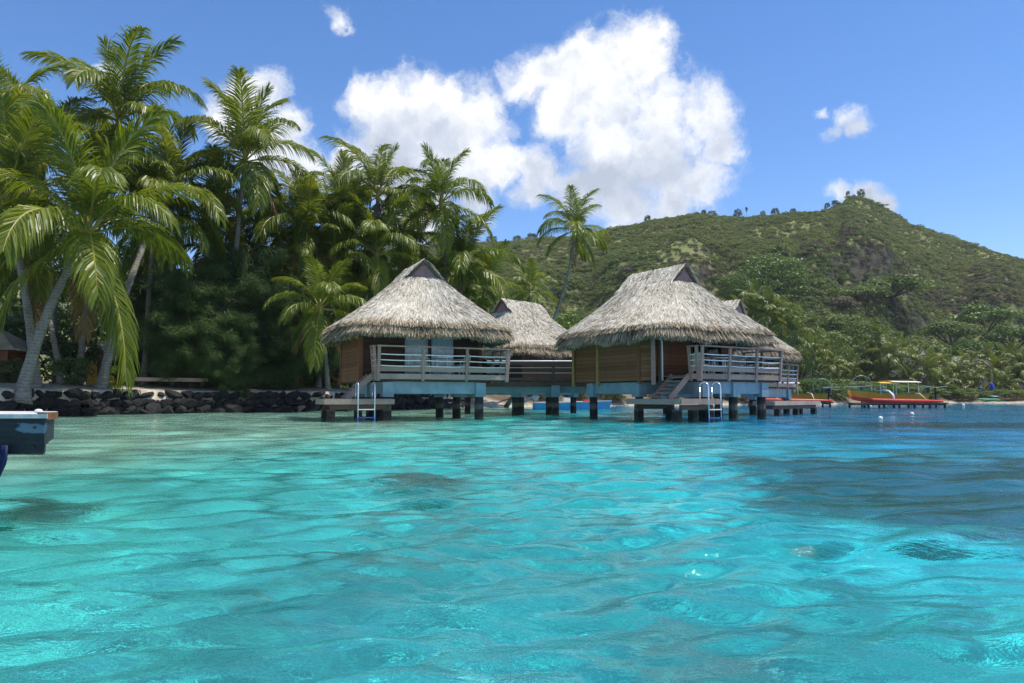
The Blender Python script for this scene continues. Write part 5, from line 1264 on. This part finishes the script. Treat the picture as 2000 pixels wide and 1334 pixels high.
def lodge(label, px, D, w, d, h, rz, ridge, mt='yellowwall'):
    g = ground_at(px, D); b = thing('lodge', label, 'building', (gx(px, D), D, g), rz, 'ochre walled lodges under the trees')
    wl = MB(); wl.box((0, 0, h / 2 - .2), (w, d, h + .4)); wall = wl.build('wall', mt, b)
    for k in range(max(1, int(w // 2.2))):
        x = -w / 2 + 1.1 + 2.2 * k; f = MB().box((x, -d / 2 - .03, h * .55), (.9, .06, 1.0)).build('window', 'darkwood', b); MB().box((x, -d / 2 - .066, h * .55), (.74, .01, .84)).build('pane', 'glass', f)
    o = .6; rf = MB().add([(-w / 2 - o, -d / 2 - o, h - .1), (w / 2 + o, -d / 2 - o, h - .1), (w / 2 + o, d / 2 + o, h - .1), (-w / 2 - o, d / 2 + o, h - .1), (-w / 2 + d * .4, 0, h + ridge), (w / 2 - d * .4, 0, h + ridge)],
        [(3, 2, 1, 0), (0, 1, 5, 4), (2, 3, 4, 5), (1, 2, 5), (3, 0, 4)]).build('roof', 'fringe', b)
    return b
lodge('ochre walled lodge behind the bench and the leaning palm trunk', 300, 47, 6.5, 4.5, 2.3, R(8), 1.6)
lodge('ochre walled lodge behind the sun lounger', 560, 52, 7.5, 4.5, 2.3, R(10), 1.6)
lodge('thatched hut cut by the left photo edge behind the leaning trunks', -22, 38, 3.0, 3.0, 1.9, R(10), 1.2, 'plank')
lodge('low tan shed on the bank seen under the brown plank bungalow', 1240, 84, 7.0, 4.0, 1.5, 0, .9, 'palebeam')
def greyroof(px, py, D, w, label):
    p = at(px, py, D); g = ground_at(px, D); b = thing('hillside_house', label, 'house', (p.x, D, g), R(-20), 'grey roofed houses at the foot of the hill')
    h = max(1.5, p.z - g - 1.0); MB().box((0, 0, h / 2 - .5), (w * .8, w * .55, h + 1)).build('wall', 'palebeam', b)
    MB().add([(-w / 2, -w * .36, h - .1), (w / 2, -w * .36, h - .1), (w / 2, w * .36, h - .1), (-w / 2, w * .36, h - .1), (-w * .32, 0, h + w * .26), (w * .22, 0, h + w * .22)], [(3, 2, 1, 0), (0, 1, 5, 4), (2, 3, 4, 5), (1, 2, 5), (3, 0, 4)]).build('roof', 'roofgrey', b)
M['roofgrey'] = m_simple('weathered grey roof', (.17, .15, .145), .85, .25, 3)
greyroof(1772, 684, 140, 7.0, 'grey roofed house at the hill foot above the yellow awning canoe'); greyroof(1893, 706, 146, 8.5, 'larger grey roofed house above the far beach palms')
for i, (px, lab) in enumerate(((1993, 'small thatched hut on the far beach at the right photo edge'), (1870, 'thatched beach hut behind the far palms'))):
    lodge(lab, px, 118 + i * 2, 3.2, 2.6, 1.3, 0, 1.2, 'darkwood')
def sail(px, D, h, w, m, label):
    s = thing('furled_sail', label, 'sail', (gx(px, D), D, ground_at(px, D) - .1)); MB().tube([(0, 0, 0), (0, 0, h * 1.05)], .04, 6).build('mast', 'greymetal', s)
    MB().tube([(.05, 0, .35), (.08, 0, h * .45), (.04, 0, h * .8), (0, 0, h)], [w * .22, w * .5, w * .48, .05], 8).build('cloth', m, s, True)
M['brightblue'] = m_simple('bright blue cloth', (.02, .06, .55), .7, .15, 3); M['navy'] = m_simple('navy cloth', (.012, .03, .09), .7, .2, 3)
sail(1938, 110, 2.1, .5, 'brightblue', 'furled bright blue sail standing on the far beach'); sail(1916, 110, 1.7, 1.0, 'navy', 'covered dark navy sail left of the bright blue one')
def hullboat(px, D, L, m, label):
    b = thing('beached_canoe', label, 'canoe', (gx(px, D), D, ground_at(px, D) + .05), 0, 'canoes drawn up on the far beach')
    pts = [(-L / 2 + L * i / 8, 0, .12 + .10 * abs(i / 4 - 1) ** 2) for i in range(9)]; MB().tube(pts, [.03, .14, .19, .21, .22, .21, .19, .14, .03], 8).build('hull', m, b, True)
    MB().tube([(p[0] * .8, -.7, .08) for p in pts], [.02] + [.07] * 7 + [.02], 6).build('float', m, b, True)
    for x in (-L * .18, L * .18): MB().bar((x, .1, .30), (x, -.7, .14), .04, .04).build('boom', 'white', b)
hullboat(1935, 107, 4.5, 'green', 'green canoe lying on the far beach in front of the sails'); hullboat(1975, 106.5, 4.2, 'rust', 'brown red canoe on the far beach at the right'); hullboat(1948, 108.5, 3.2, 'white', 'white canoe behind the green one on the far beach')

# ------------------------------------------------------------------ thin sea haze
def haze():
    mb = MB().box((0, 0, 69), (6200, 6200, 148)); m = bpy.data.materials.new('sea haze'); m.use_nodes = True; m.node_tree.nodes.clear(); w = NT(m.node_tree)
    v = w.new('ShaderNodeVolumePrincipled'); v.inputs['Color'].default_value = (.86, .92, 1.0, 1); v.inputs['Density'].default_value = 0.00014; v.inputs['Anisotropy'].default_value = .2
    o = w.new('ShaderNodeOutputMaterial'); w.l.new(v.outputs[0], o.inputs['Volume'])
    h = mb.build('haze', m); tag(h, 'thin pale sea haze over the lagoon and hill', kind='stuff')
haze()
